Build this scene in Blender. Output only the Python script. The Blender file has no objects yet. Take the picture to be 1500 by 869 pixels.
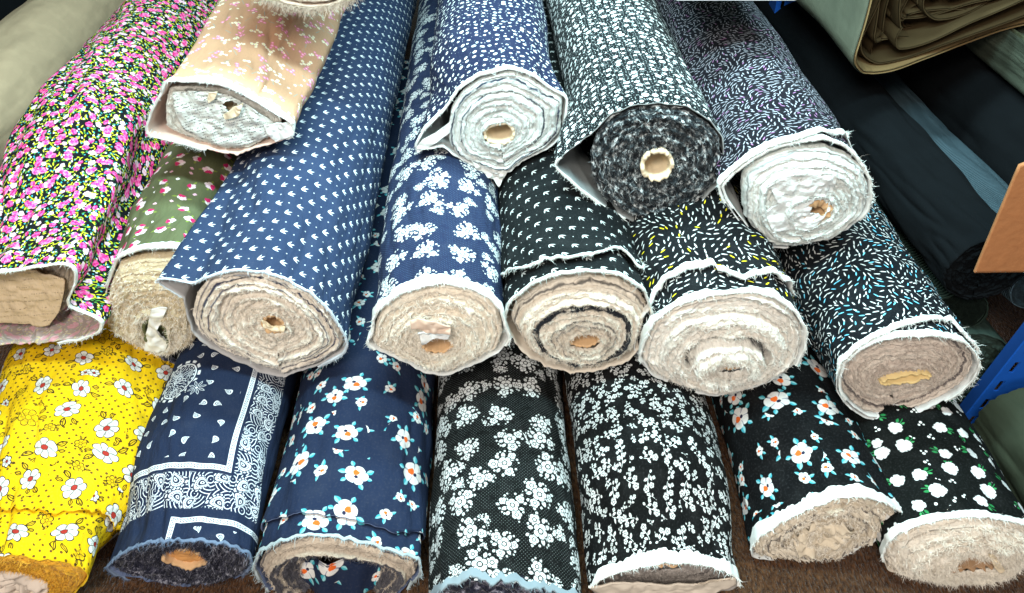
import bpy, math, random
import numpy as np
from mathutils import Vector
PI = math.pi
R = math.radians
random.seed(7)
rng = np.random.default_rng(7)
scn = bpy.context.scene
COL = scn.collection

# ------------------------------------------------------------------ camera model
CAM_H = 0.95
PITCH = R(42)
FPX = 1100.0
FW = np.array([0, math.cos(PITCH), -math.sin(PITCH)])
UP = np.array([0, math.sin(PITCH), math.cos(PITCH)])
CAMP = np.array([0, 0, CAM_H])


def ray(u, v):
    return FW + np.array([1, 0, 0]) * (u - 750) / FPX + UP * (434.5 - v) / FPX


def at_y(u, v, y):
    """a measured photo point on the upright plane y = const"""
    d = ray(u, v)
    return CAMP + d * (y / d[1])


def proj(P):
    d = P - CAMP
    w = d @ FW
    return 750 + FPX * d[..., 0] / w, 434.5 - FPX * (d @ UP) / w


# ------------------------------------------------------------------ noise (numpy)
def _h(i, j, k):
    n = (i * 374761393 + j * 668265263 + k * 2147483647 + 1013904223) & 0xffffffff
    n = ((n ^ (n >> 13)) * 1274126177) & 0xffffffff
    n = (n ^ (n >> 16)) & 0xffffffff
    return n / 4294967295.0


def vn(x, y, z=0.0):
    x, y, z = np.broadcast_arrays(np.asarray(x, float), np.asarray(y, float), np.asarray(z, float))
    xi, yi, zi = np.floor(x).astype(np.int64), np.floor(y).astype(np.int64), np.floor(z).astype(np.int64)
    fx, fy, fz = x - xi, y - yi, z - zi
    s = lambda t: t * t * (3 - 2 * t)
    fx, fy, fz = s(fx), s(fy), s(fz)
    o = 0
    for a in (0, 1):
        for b in (0, 1):
            for c in (0, 1):
                o = o + _h(xi + a, yi + b, zi + c) * (fx if a else 1 - fx) * (fy if b else 1 - fy) * (fz if c else 1 - fz)
    return o * 2 - 1


def fbm(x, y, z=0.0, n=3):
    o, a, t = 0, 1.0, 0
    for i in range(n):
        o = o + a * vn(np.asarray(x) * 2 ** i + 17 * i, np.asarray(y) * 2 ** i + 5 * i, np.asarray(z) * 2 ** i)
        t += a
        a *= .5
    return o / t


# ------------------------------------------------------------------ node language
class S:
    nt = None

    def __init__(s, k):
        s.k = k

    def __add__(a, b): return mt('ADD', a, b)
    def __radd__(a, b): return mt('ADD', b, a)
    def __sub__(a, b): return mt('SUBTRACT', a, b)
    def __rsub__(a, b): return mt('SUBTRACT', b, a)
    def __mul__(a, b): return mt('MULTIPLY', a, b)
    def __rmul__(a, b): return mt('MULTIPLY', b, a)
    def __truediv__(a, b): return mt('DIVIDE', a, b)
    def __rtruediv__(a, b): return mt('DIVIDE', b, a)
    def __neg__(a): return mt('MULTIPLY', a, -1.0)


def put(sock, x):
    if isinstance(x, S):
        S.nt.links.new(x.k, sock)
    else:
        sock.default_value = x


def mt(op, *a, clamp=False):
    n = S.nt.nodes.new('ShaderNodeMath')
    n.operation = op
    n.use_clamp = clamp
    for i, x in enumerate(a):
        put(n.inputs[i], x if isinstance(x, S) else float(x))
    return S(n.outputs[0])


sin = lambda a: mt('SINE', a)
cos = lambda a: mt('COSINE', a)
absn = lambda a: mt('ABSOLUTE', a)
sqrt = lambda a: mt('SQRT', a)
floor = lambda a: mt('FLOOR', a)
mx = lambda a, b: mt('MAXIMUM', a, b)
mn = lambda a, b: mt('MINIMUM', a, b)
gt = lambda a, b: mt('GREATER_THAN', a, b)
lt = lambda a, b: mt('LESS_THAN', a, b)
powr = lambda a, b: mt('POWER', a, b)
fmod = lambda a, b: mt('FLOORED_MODULO', a, b)


def clamp01(a):
    return mt('ADD', a, 0.0, clamp=True)


def inside(d, k=25.0):
    """1 where the distance-like d is negative"""
    return mt('MULTIPLY_ADD', d, -k, 0.5, clamp=True)


def band(d, w, k=25.0):
    return inside(absn(d) - w, k)


def vec(x, y, z=0.0):
    n = S.nt.nodes.new('ShaderNodeCombineXYZ')
    for i, q in enumerate((x, y, z)):
        put(n.inputs[i], q if isinstance(q, S) else float(q))
    return S(n.outputs[0])


def sep(v):
    n = S.nt.nodes.new('ShaderNodeSeparateXYZ')
    put(n.inputs[0], v)
    return S(n.outputs[0]), S(n.outputs[1]), S(n.outputs[2])


def ln(p):
    return sqrt(p[0] * p[0] + p[1] * p[1])


def rot(p, a):
    if isinstance(a, S):
        c, s = cos(a), sin(a)
    else:
        c, s = math.cos(a), math.sin(a)
    return (p[0] * c + p[1] * s, p[1] * c - p[0] * s)


def off(p, x, y):
    return (p[0] - x, p[1] - y)


def noise(p, scale, detail=2.0, z=0.0, rough=.5):
    n = S.nt.nodes.new('ShaderNodeTexNoise')
    n.noise_dimensions = '3D'
    put(n.inputs['Vector'], vec(p[0], p[1], z))
    put(n.inputs['Scale'], scale if isinstance(scale, S) else float(scale))
    n.inputs['Detail'].default_value = detail
    n.inputs['Roughness'].default_value = rough
    return S(n.outputs['Fac'])


def cells(p, s, rnd, seed):
    """jittered cells: position in the cell (same unit as p), three random numbers, the cell's own point"""
    n = S.nt.nodes.new('ShaderNodeTexVoronoi')
    n.voronoi_dimensions = '2D'
    n.feature = 'F1'
    n.inputs['Scale'].default_value = 1.0
    n.inputs['Randomness'].default_value = rnd
    a, b = p[0] / s + seed * 7.31, p[1] / s + seed * 3.77
    put(n.inputs['Vector'], vec(a, b))
    px, py, _ = sep(S(n.outputs['Position']))
    c = sep(S(n.outputs['Color']))
    return ((a - px) * s, (b - py) * s), c, (px * s, py * s)


def mix(a, b, f):
    n = S.nt.nodes.new('ShaderNodeMix')
    n.data_type = 'RGBA'
    n.clamp_factor = True
    put(n.inputs[0], f if isinstance(f, S) else float(f))
    for i, q in ((6, a), (7, b)):
        if isinstance(q, S):
            put(n.inputs[i], q)
        else:
            n.inputs[i].default_value = (q[0], q[1], q[2], 1)
    return S(n.outputs[2])


def ell(p, a, b):
    return ln((p[0] / a, p[1] / b)) - 1.0


def polar(p):
    return ln(p), mt('ARCTAN2', p[1], p[0])


def petals(r, th, rad, n, depth=.35, ph=0.0):
    """distance-like value of a flower outline; also |cos| used for petal lines"""
    c = absn(cos(th * (n / 2) + ph))
    return r - rad * (sqrt(c) * depth + (1 - depth)), c


def fold(r, th, n, ph=0.0):
    """repeat round the centre n times: local point in one sector"""
    w = 2 * PI / n
    a = fmod(th + ph, w) - w / 2
    return (r * cos(a), r * sin(a))


def leaf(p, x0, ln_, w):
    """pointed leaf from x0 along +x"""
    q = (p[0] - x0) / ln_
    return absn(p[1]) / w - mx(q * (1.0 - q) * 4.0, -0.4)


def tear(p, L):
    """paisley drop of length about 2L"""
    y = p[1] + p[0] * p[0] * (.35 / L)
    x = p[0] / L
    return ln((x, y / (mx(1.0 - x * .75, .12) * .62 * L)))


# ------------------------------------------------------------------ material shells
def begin(name):
    m = bpy.data.materials.new(name)
    m.use_nodes = True
    nt = m.node_tree
    nt.nodes.clear()
    S.nt = nt
    return m


def finish(m, color, rough=.85, sheen=0.0, bump=None, bump_d=.001, spec=.25):
    nt = S.nt
    b = nt.nodes.new('ShaderNodeBsdfPrincipled')
    o = nt.nodes.new('ShaderNodeOutputMaterial')
    if isinstance(color, S):
        put(b.inputs['Base Color'], color)
    else:
        b.inputs['Base Color'].default_value = (*color, 1)
    put(b.inputs['Roughness'], rough)
    b.inputs['Specular IOR Level'].default_value = spec
    if sheen:
        b.inputs['Sheen Weight'].default_value = sheen
        b.inputs['Sheen Roughness'].default_value = .4
    if bump is not None:
        n = nt.nodes.new('ShaderNodeBump')
        n.inputs['Strength'].default_value = 1.0
        n.inputs['Distance'].default_value = bump_d
        put(n.inputs['Height'], bump)
        nt.links.new(n.outputs[0], b.inputs['Normal'])
    nt.links.new(b.outputs[0], o.inputs[0])
    return m


def uvp(scale=100.0):
    n = S.nt.nodes.new('ShaderNodeUVMap')
    n.uv_map = 'cloth'
    x, y, _ = sep(S(n.outputs[0]))
    return (x * scale, y * scale)


def cloth_finish(m, col, p, rough=.9, sheen=0.0):
    # slight dye variation and weave
    f = noise(p, .35, 3.0, 3.1)
    col = mix(col, (0.5, 0.5, 0.5), clamp01((f - .5) * .05))
    w = noise((p[0] * 7.0, p[1] * 7.0), 3.0, 1.0)
    lint = noise((p[0] * 5.0, p[1] * 5.0), 1.0, 3.0, 12.0)
    col = mix(col, (.10, .10, .11), clamp01((lint - .52) * 2.2) * .28)
    wr = noise((p[0] * .55, p[1] * .2), 1.0, 3.0, 9.0)
    return finish(m, col, rough, sheen, w * .12 + wr * 2.4, .0024, .10)


WHITE = (.64, .66, .65)


def pat_dash(name, bg, accent, share, s=.80, seed=1.0, white=WHITE, k_=1.0):
    m = begin(name); p = uvp(100.0 / k_)
    l, c, pos = cells(p, s, .72, seed)
    a = noise(pos, .13, 1.0, seed) * 15.0 + c[0] * .55
    q = rot(l, a)
    q = (q[0], q[1] * (1.0 + q[0] * .5))
    d = ell(q, .31 + c[2] * .07, .080)
    ink = mix(white, accent, gt(c[1], 1 - share))
    l2, c2, pos2 = cells((p[0] + .4, p[1] + .4), s * 1.05, .8, seed + 4)
    q2 = rot(l2, noise(pos2, .13, 1.0, seed) * 15.0 + c2[0] * .5)
    q1 = rot(l, a)
    free = gt(ln((q1[0], q1[1] * 2.0)), .46)
    col = mix(bg, white, inside(ell(q2, .26, .06), 4) * free * gt(c2[1], .75))
    col = mix(col, ink, inside(d, 5))
    return cloth_finish(m, col, p)


def pat_dots(name, bg, seed=2.0, k_=1.0):
    m = begin(name); p = uvp(100.0 / k_)
    l, c, _ = cells(p, .88, .68, seed)
    q = rot(l, c[2] * 1.2 - .4)
    rad = .115 + c[0] * .135
    d = ln((q[0], q[1] * 1.3)) - rad
    l2, c2, _ = cells((p[0] + .3, p[1] + .5), .5, .9, seed + 3)
    small = inside(ln(l2) - .07 * c2[0], 20) * gt(ln(l), .40)
    col = mix(mix(bg, WHITE, small), WHITE, inside(d))
    return cloth_finish(m, col, p)


def pat_ringdots(name, bg, seed=3.0, k_=1.0):
    m = begin(name); p = uvp(100.0 / k_)
    l, c, _ = cells(p, .88, .62, seed)
    rad = .12 + c[0] * .17
    r = ln((l[0], l[1] * 1.12))
    lt_, ct_, _ = cells(p, .27, .6, seed + 9)
    t = ln(lt_) - .032
    col = mix(bg, (.40, .45, .45), inside(t, 30))
    col = mix(col, bg, inside(r - rad - .07))
    col = mix(col, WHITE, inside(r - rad))
    col = mix(col, bg, inside(absn(r - .085) - .018) * gt(c[1], .6))
    l2, c2, _ = cells((p[0] + .4, p[1] + .2), .62, .9, seed + 5)
    col = mix(col, WHITE, inside(ln(l2) - .11 * c2[0]) * gt(r, rad + .12))
    return cloth_finish(m, col, p)


def pat_claw(name, bg, ink, sx, sy, size, ang, spread=.55, dot=.07, n3=True, k_=1.0):
    m = begin(name); p = uvp(100.0 / k_)
    w = noise(p, .12, 1.0, 2.0)
    p2 = (p[0] + w * .8, p[1] + w * .5)
    row = floor(p2[1] / sy)
    a = p2[0] + row * (sx * .5)
    lx = fmod(a, sx) - sx / 2
    ly = fmod(p2[1], sy) - sy / 2
    q = rot((lx / size, ly / size), ang)
    col = bg
    d = None
    for k in (-1, 0, 1):
        e = leaf(rot(off(q, -.5, 0), k * spread), 0.0, 1.05 if k else 1.25, .115)
        d = e if d is None else mn(d, e)
    col = mix(col, ink, inside(d, 3))
    lx2 = fmod(a + sx / 2, sx) - sx / 2
    t = ln((lx2, ly)) - dot
    col = mix(col, ink, inside(t, 25) * .75)
    return cloth_finish(m, col, p)


def cluster_mask(q, s, alt):
    """spray of open flowers, buds and leaves; alt (0..1) leaves some of it out"""
    q = (q[0] / s, q[1] / s)
    ink = None
    for i, (x, y, a, L, w) in enumerate(((.35, -.62, -1.1, .78, .22), (.85, -.42, -.5, .62, .20), (-.62, -.10, 3.3, .80, .22), (-.45, -.50, 4.1, .70, .20), (.30, .75, 1.4, .62, .19),
                                         (1.5, .75, .9, .50, .17), (-1.15, 1.0, 2.8, .50, .17), (-.30, 1.25, 1.9, .46, .16), (1.62, .18, -.3, .46, .15), (.1, -1.55, -2.0, .5, .16))):
        lf = leaf(rot(off(q, x, y), a), .0, L, w)
        lf = mx(lf, .06 - absn(rot(off(q, x, y), a)[1]) * 6.0)
        k = inside(lf, 2.5)
        if i % 3 == 2:
            k = k * gt(alt, .4)
        ink = k if ink is None else mx(ink, k)
    for (x, y, e) in ((1.20, -.95, .13), (-1.45, .30, .13), (.75, 1.25, .12), (-1.15, -.95, .13), (.55, -1.55, .12), (1.0, -1.25, .10), (-1.45, -.65, .10), (2.0, .75, .10)):
        ink = mx(ink, inside(ln(off(q, x, y)) - e, 14))

    def bloom(ink, ox, oy, rad, n, ph):
        o = off(q, ox, oy)
        r, th = polar(o)
        th = th + noise(q, .8, 0.0, ph) * .9
        d, c = petals(r, th, rad, n, .34, ph)
        k = inside(d, 12)
        k = k * (1.0 - band(r - rad * .34, rad * .085, 30))
        k = k * (1.0 - lt(c, .16) * gt(r, rad * .34) * lt(r, rad * .85))
        return mx(ink * inside(.13 - d, 12), k)
    ink = bloom(ink, -.85, .86, .52, 5, .0)
    ink = bloom(ink, 1.15, .46, .62, 5, 1.0)
    ink = bloom(ink, -.42, -1.18, .46, 4, .5)
    ink = bloom(ink, .02, -.04, .80, 5, .3)
    return ink


def pat_cluster(name, bg, cell, s, seed, pin=(.42, .48, .5), k_=1.0):
    m = begin(name); p = uvp(100.0 / k_)
    t = ln((fmod(p[0] + p[1], .30) - .15, fmod(p[1] - p[0], .30) - .15)) - .030
    col = mix(bg, pin, inside(t, 25) * clamp01((noise(p, 1.5, 1.0, 6.0) - .3) * 5.0))
    l2, c2, _ = cells((p[0] + cell * .5, p[1] + cell * .37), cell * .66, .6, seed + 5)
    l, c, _ = cells(p, cell, .60, seed)
    side = cluster_mask(rot(l2, c2[0] * 6.28), s * .55, c2[2])
    col = mix(col, WHITE, side * gt(ln(l), s * 1.9) * gt(c2[1], .45))
    k = cluster_mask(rot(l, c[0] * 6.28), s * .9 + c[1] * s * .2, c[2])
    col = mix(col, WHITE, k)
    return cloth_finish(m, col, p)


def pat_sprig(name, bg, seed, k_=1.0):
    m = begin(name); p = uvp(100.0 / k_)

    def layer(pp, cell, s, sd):
        l, c, _ = cells(pp, cell, .6, sd)
        q = rot((l[0] / s, l[1] / s), c[0] * 6.28)
        k = band(q[1] - sin(q[0] * 2.6) * .10, .035, 25) * lt(absn(q[0]), .85)
        for (x, y, a, L, w) in ((-.75, .0, .8, .62, .15), (-.35, -.05, -.85, .66, .16), (.05, .03, .75, .50, .13), (-.95, -.05, 3.0, .45, .14), (.35, .05, -.9, .42, .12)):
            lf = leaf(rot(off(q, x, y), a), .05, L, w)
            k = mx(k, inside(lf, 2.5))
        for (x, y, rad, n) in ((.80, .05, .40, 5), (.18, .62, .33, 5), (-.70, .62, .22, 4)):
            r, th = polar(off(q, x, y))
            d, cc = petals(r, th, rad, n, .36)
            k = mx(k * gt(d, .05), inside(d, 14) * (1.0 - band(r - rad * .40, rad * .10, 30)) * (1.0 - lt(cc, .12) * gt(r, rad * .45)))
        return k, ln(q)
    a, ra = layer(p, 2.15, .82, seed)
    b, _ = layer((p[0] + .9, p[1] + .7), 1.9, .50, seed + 3)
    col = mix(bg, WHITE, mx(a, b * gt(ra, 1.15)))
    return cloth_finish(m, col, p)


def pat_orange(name, bg, seed, cell=4.4, k_=1.0):
    m = begin(name); p = uvp(100.0 / k_)
    teal, orange, ink = (.05, .33, .40), (.72, .13, .02), (.02, .02, .05)

    def bloom(col, q, rad, show, spots):
        r, th = polar(q)
        for (aa, x0, L, w) in spots:
            u = rot(q, aa)
            u = (u[0], u[1] - (u[0] - rad) * (u[0] - rad) * .25 / rad)
            lf = leaf(u, x0 * rad, L * rad, w * rad)
            col = mix(col, mix(teal, (.22, .50, .54), gt(u[1], 0.0)), inside(lf, 2.5) * show)
        g = (q[0], q[1] * 1.22)
        r2, th2 = polar(g)
        th2 = th2 + (noise(q, .9 / rad, 1.0) - .5) * 1.3
        d, c = petals(r2, th2, rad, 5, .24, .4)
        body = inside(d, 14) * show
        pet = mix((.66, .65, .62), (.30, .31, .36), lt(c, .15 + noise(q, 3.0) * .12) * gt(r2, rad * .36))
        pet = mix(pet, (.44, .44, .47), band(sin(th2 * 17.0 + r2 * 3.0), .18, 6) * gt(r2, rad * .5) * .7)
        col = mix(col, pet, body)
        oq = off(q, rad * .14, -rad * .18)
        blot = ell((oq[0], oq[1] + oq[0] * oq[0] * .4 / rad), rad * .30, rad * .22) + (noise(q, 2.2 / rad, 1.0) - .5) * .9
        col = mix(col, orange, inside(blot, 5) * body)
        col = mix(col, ink, inside(ell(off(q, -rad * .06, rad * .14), rad * .17, rad * .13), 5) * body)
        return col
    big = ((.3, .75, .75, .20), (1.0, .85, .5, .16), (2.5, .8, .6, .18), (-2.3, .8, .62, .20), (-2.9, .85, .45, .14), (-.7, .85, .5, .17))
    small = ((.6, .5, 1.3, .28), (1.5, .6, 1.0, .24), (-2.6, .6, 1.1, .2))
    l, c, _ = cells(p, cell, .72, seed)
    l2, c2, _ = cells((p[0] + 1.9, p[1] + 1.3), cell * .56, .8, seed + 6)
    rad = .88 + c[1] * .34
    col = bloom(bg, rot(l2, c2[0] * 6.28), (c2[1] * .22 + .40), gt(ln(l), 1.75) * gt(c2[2], .10), small)
    col = bloom(col, rot(l, c[0] * 6.28), rad, 1.0, big)
    return cloth_finish(m, col, p)


def pat_greenleaf(name, bg, seed, k_=1.0):
    m = begin(name); p = uvp(100.0 / k_)
    l, c, _ = cells(p, 3.1, .66, seed)
    q = rot(l, c[0] * 6.28)
    r, th = polar(q)
    green = (.02, .20, .06)
    st = band(q[1] - q[0] * q[0] * .15, .05) * gt(q[0], .0) * lt(q[0], 1.5)
    col = mix(bg, green, st)
    col = mix(col, green, inside(leaf(off(rot(q, .5), .7, 0), .0, .65, .16), 2))
    col = mix(col, (.05, .30, .10), inside(leaf(off(rot(q, -.1), .8, 0), .0, .5, .12), 2))
    d, cc = petals(r, th + noise(q, 1.1, 1.0) * 2.4, (.60 + c[1] * .30) * (.72 + noise(q, 1.2, 1.0, 5.0) * .56), 5, .30)
    fc = mix((.68, .68, .67), (.38, .40, .43), lt(cc, .12) * gt(r, .2) * lt(r, .5) * .6)
    col = mix(col, mix(fc, (.60, .62, .62), inside(r - .10)), inside(d, 12))
    l2, c2, _ = cells((p[0] + 1.4, p[1] + 2.1), 1.9, .8, seed + 2)
    q2 = rot(l2, c2[0] * 6.28)
    sm = mn(ln(off(q2, .24, 0)) - .17, mn(ln(off(q2, -.2, .12)) - .14, ln(off(q2, .05, -.34)) - .11))
    col = mix(col, (.82, .82, .8), inside(sm) * gt(ln(l), 1.45) * gt(c2[1], .25))
    return cloth_finish(m, col, p)


def pat_yellow(name, seed, k_=1.0):
    m = begin(name); p = uvp(100.0 / k_)
    bg, brown, ink = (.74, .46, .005), (.13, .065, .012), (.02, .012, .006)
    row = floor(p[1] / .52)
    t = ln((fmod(p[0] + row * .42, .84) - .42, fmod(p[1], .52) - .26)) - .115
    l, c, _ = cells(p, 3.9, .60, seed)
    l2, c2, _ = cells((p[0] + 2.0, p[1] + 1.0), 2.7, .7, seed + 5)
    col = mix(bg, brown, inside(t, 25) * gt(ln(l), 1.55))

    def daisy(col, q, rad, show, filled):
        for (aa, x0, L, w) in ((.9, .85, .85, .20), (1.5, .9, .65, .17), (-2.2, .85, .8, .20), (3.6, .9, .55, .15)):
            u = rot(q, aa)
            u = (u[0], u[1] - (u[0] - rad) * (u[0] - rad) * .22 / rad)
            lf = leaf(u, x0 * rad, L * rad, w * rad)
            lin = mx(band(lf + .14, .24, 5), band(u[1], .035, 30) * inside(lf))
            lin = mx(lin, band(sin(u[0] * 26.0 / rad + absn(u[1]) * 20.0), .15, 4) * inside(lf) * gt(u[1], 0.0) * .6)
            col = mix(col, ink, lin * show)
        g = (q[0] * 1.0, q[1] * 1.28)
        r, th = polar(g)
        w_ = noise(q, 1.0 / rad, 1.0, 2.0)
        th = th + (w_ - .5) * 1.5
        d, cc = petals(r, th, rad * (.82 + w_ * .36), 6.0, .36)
        fill = mix(bg, (.68, .67, .62), filled)
        col = mix(col, fill, inside(d, 14) * show)
        line = mx(band(d, .055, 25), lt(cc, .15) * inside(d) * gt(r, rad * .25))
        ray_ = band(fmod(th, .26) - .13, .035, 25) * gt(r, rad * .28) * lt(r, rad * (.50 + .25 * noise(q, 4.0)))
        line = mx(line, ray_ * .75)
        line = mx(line, (1.0 - filled) * inside(d) * band(sin(th * 9.0 + w_ * 8.0), .16, 6) * .8)
        col = mix(col, ink, line * show)
        cen = mix(bg, (.36, .030, .02), filled)
        cd_ = r - rad * .25 - (noise(q, 5.0) - .5) * .15
        col = mix(col, cen, inside(cd_) * show)
        col = mix(col, ink, band(cd_, .03) * show)
        return col
    far = gt(ln(l), 1.75)
    col = daisy(col, rot(l2, c2[0] * 6.28), .60, far * gt(c2[1], .25), gt(c2[2], .75))
    col = daisy(col, rot(l, c[0] * 6.28), 1.05 + c[2] * .25, 1.0, gt(c[1], .16))
    return cloth_finish(m, col, p)


def pat_bandana(name, bg, white, uc, vc, seed=1.0):
    m = begin(name); p = uvp()
    du, dv = uc - p[0], p[1] - vc
    d = mn(du, dv)                       # > 0 in the field of drops
    col = bg

    def chain(col, d, along, w):
        inn = inside(absn(d - w / 2) - w / 2)
        ln_ = mx(band(d - .10, .07, 20), band(d - w + .10, .07, 20))
        dots = ln((fmod(along, .42) - .21, d - w / 2))
        ln_ = mx(ln_, band(dots - .13, .055, 25))
        return mix(col, white, ln_ * inn)
    along = mx(p[0] - p[1], -999.0) * .0 + mix_s(lt(du, dv), p[1], p[0])
    # field: scattered drops
    l, c, _ = cells(p, 2.9, .55, seed)
    q = rot(l, c[0] * 6.28)
    tt = tear(q, .50)
    dr = mx(band(tt - .95, .16, 8), mx(band(tt - .45, .10, 8), inside(tt - .15, 8)))
    field = inside(1.5 - d)
    col = mix(col, white, dr * field)
    # band of paisleys
    lb, cb, _ = cells(p, 2.7, .5, seed + 3)
    qb = rot(lb, cb[0] * 6.28)
    tb = tear(qb, .85)
    pa = mx(band(tb - 1.05, .09, 10), mx(band(tb - .70, .05, 14), inside(tb - .33, 9) * (1.0 - inside(tb - .17, 9))))
    rb, thb = polar(qb)
    pa = mx(pa, band(tb - .87, .07, 12) * gt(sin(thb * 22.0), 0.0))
    pa = mx(pa, band(tb - 1.42, .10, 8) * gt(sin(thb * 15.0), -.3))
    pa = mx(pa, band(sin(ln(off(qb, .9, .5)) * 7.0), .35, 4) * gt(tb, 1.65))
    inband = inside(absn(d + 2.6) - 2.2, 6)
    col = mix(col, white, pa * inband)
    col = chain(col, d, along, .75)
    # next square below
    du2, dv2 = p[0] - (uc - 6.4), (vc - 5.9) - p[1]
    d2 = mn(du2, dv2)
    along2 = mix_s(lt(du2, dv2), p[1], p[0])
    low = inside(-d2 - .1)
    col = mix(col, bg, low)
    col = chain(col, d2, along2, .75)
    col = mix(col, white, dr * inside(1.3 - d2))
    # corner flower in the field
    fq = off(p, uc - 11.5, vc + 15.0)
    r, th = polar(fq)
    k = mx(band(r - 3.0, .10), mx(band(r - 2.7, .10) * gt(sin(th * 22.0), 0.0), pa * inside(r - 2.5)))
    col = mix(col, bg, inside(r - 3.9))
    col = mix(col, white, mx(k, band(r - 3.5, .2, 8) * gt(sin(th * 14.0), -.2)))
    fq = off(p, uc - 7.5, vc + 12.4)
    r, th = polar(fq)
    col = mix(col, bg, inside(r - 1.6))
    fl_ = leaf(fold(r, th, 8.0), .25, 1.15, .20)
    col = mix(col, white, mx(band(fl_ + .25, .16, 5), inside(r - .2)))
    return cloth_finish(m, col, p)


def mix_s(f, a, b):
    return b + (a - b) * f


def pat_pink(name, seed, fade=0.0, k_=1.0):
    m = begin(name); p = uvp(100.0 / k_)
    w = noise(p, 1.6, 2.0)
    col = (.006, .008, .010)
    for k, (cell, a, b, ink, share) in enumerate(((.66, .27, .085, (.60, .62, .02), .80), (.72, .25, .10, (.07, .26, .05), .55), (.70, .12, .10, (.04, .34, .40), .75), (.74, .13, .11, (.80, .82, .80), .45),
                                                 (.82, .27, .075, (.72, .72, .05), .65))):
        l, c, _ = cells((p[0] + .31 * k, p[1] + .47 * k), cell, .9, seed + k)
        q = rot(l, c[0] * 6.28)
        d = leaf(q, -a, 2 * a, b) if a > .2 else ell(q, a, b)
        col = mix(col, ink, inside(d, 3) * lt(c[2], share))
    for k, (cell, rad, ca, cb, sh) in enumerate(((1.75, .44, (.80, .42, .55), (.84, .70, .75), .85), (1.8, .47, (.78, .03, .22), (.86, .14, .40), .95), (2.4, .60, (.80, .04, .27), (.84, .26, .50), .92))):
        l, c, _ = cells((p[0] + k * .77, p[1] + k * .43), cell, .85, seed + 13 + k)
        q = rot(l, c[0] * 6.28)
        q = (q[0], q[1] * 1.25)
        r, th = polar(q)
        d, cc = petals(r, th, (rad * .75 + c[1] * rad * .45) * (.75 + w * .5), 5, .25)
        n = noise(q, 3.2, 2.0, 4.0 + k)
        fc = mix(ca, cb, clamp01((n - .47) * 9.0))
        fc = mix(fc, (.42, .01, .08), clamp01((.38 - n) * 9.0) * .8)
        col = mix(col, fc, inside(d, 12) * lt(c[2], sh))
    if fade:
        col = mix(col, (.52, .42, .38), fade)
    return cloth_finish(m, col, p)


def pat_peach(name, seed, k_=1.0):
    m = begin(name); p = uvp(100.0 / k_)
    col = (.49, .285, .17)
    l0, c0, _ = cells(p, 1.9, .85, seed + 4)
    col = mix(col, (.28, .36, .33), band(rot(l0, c0[0] * 6.28)[1], .035, 25) * inside(ln(l0) - .45) * gt(c0[1], .4))
    for k, (cell, a, b) in enumerate(((1.9, (.80, .76, .64), (.80, .74, .20)), (2.2, (.78, .22, .42), (.84, .70, .74)))):
        l, c, _ = cells((p[0] + k * 1.0, p[1] + k * .6), cell, .9, seed + k)
        q = rot(l, c[0] * 6.28)
        for (x, y, s) in ((0, 0, .23), (.40, .16, .20), (-.26, .36, .17), (.1, -.40, .15)):
            r, th = polar(off(q, x, y))
            d, cc = petals(r, th, s, 5, .3)
            col = mix(col, mix(a, b, inside(r - s * .35)), inside(d) * (gt(c[1], .25) if s < .2 else gt(c[2], .1)))
    return cloth_finish(m, col, p, rough=.7)


def pat_olive(name, seed, k_=1.0):
    m = begin(name); p = uvp(100.0 / k_)
    col = (.105, .115, .055)
    l, c, _ = cells(p, 2.9, .75, seed)
    q = rot(l, c[0] * 6.28)
    r, th = polar(q)
    f = fold(r, th, 2.0, .6)
    col = mix(col, (.20, .26, .05), inside(leaf(f, .45, .75, .15), 2))
    d, cc = petals(r, th, .56 + c[1] * .22, 5, .32)
    fc = mix((.78, .56, .62), (.55, .02, .12), gt(q[0] + noise(q, 2.0) * .5 - .3, .0))
    fc = mix(fc, (.80, .74, .72), gt(q[1], .25))
    col = mix(col, fc, inside(d, 12))
    l2, c2, _ = cells((p[0] + 1.4, p[1] + .8), 2.1, .8, seed + 3)
    r2, th2 = polar(l2)
    d2, _c = petals(r2, th2, .26, 4, .4)
    col = mix(col, mix((.75, .45, .55), (.80, .76, .74), gt(c2[0], .6)), inside(d2) * gt(ln(l), 1.3) * gt(c2[1], .3))
    return cloth_finish(m, col, p, rough=.7)


def plain_cloth(name, col, rough=.8, rib=0.0, sheen=0.0):
    m = begin(name); p = uvp()
    f = noise(p, .3, 4.0)
    c = mix(col, tuple(x * 1.35 for x in col), clamp01((f - .45) * 1.5))
    w = noise((p[0] * 5.0, p[1] * 5.0), 3.0, 1.0) * .12 + noise((p[0] * .3, p[1] * .12), 1.0, 2.0) * 1.1
    if rib:
        w = w + sin(p[1] * (2 * PI / rib)) * .5
        c = mix(c, tuple(x * .55 for x in col), clamp01(sin(p[1] * (2 * PI / rib)) * .8))
    return finish(m, c, rough, sheen, w, .003, .08)


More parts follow.
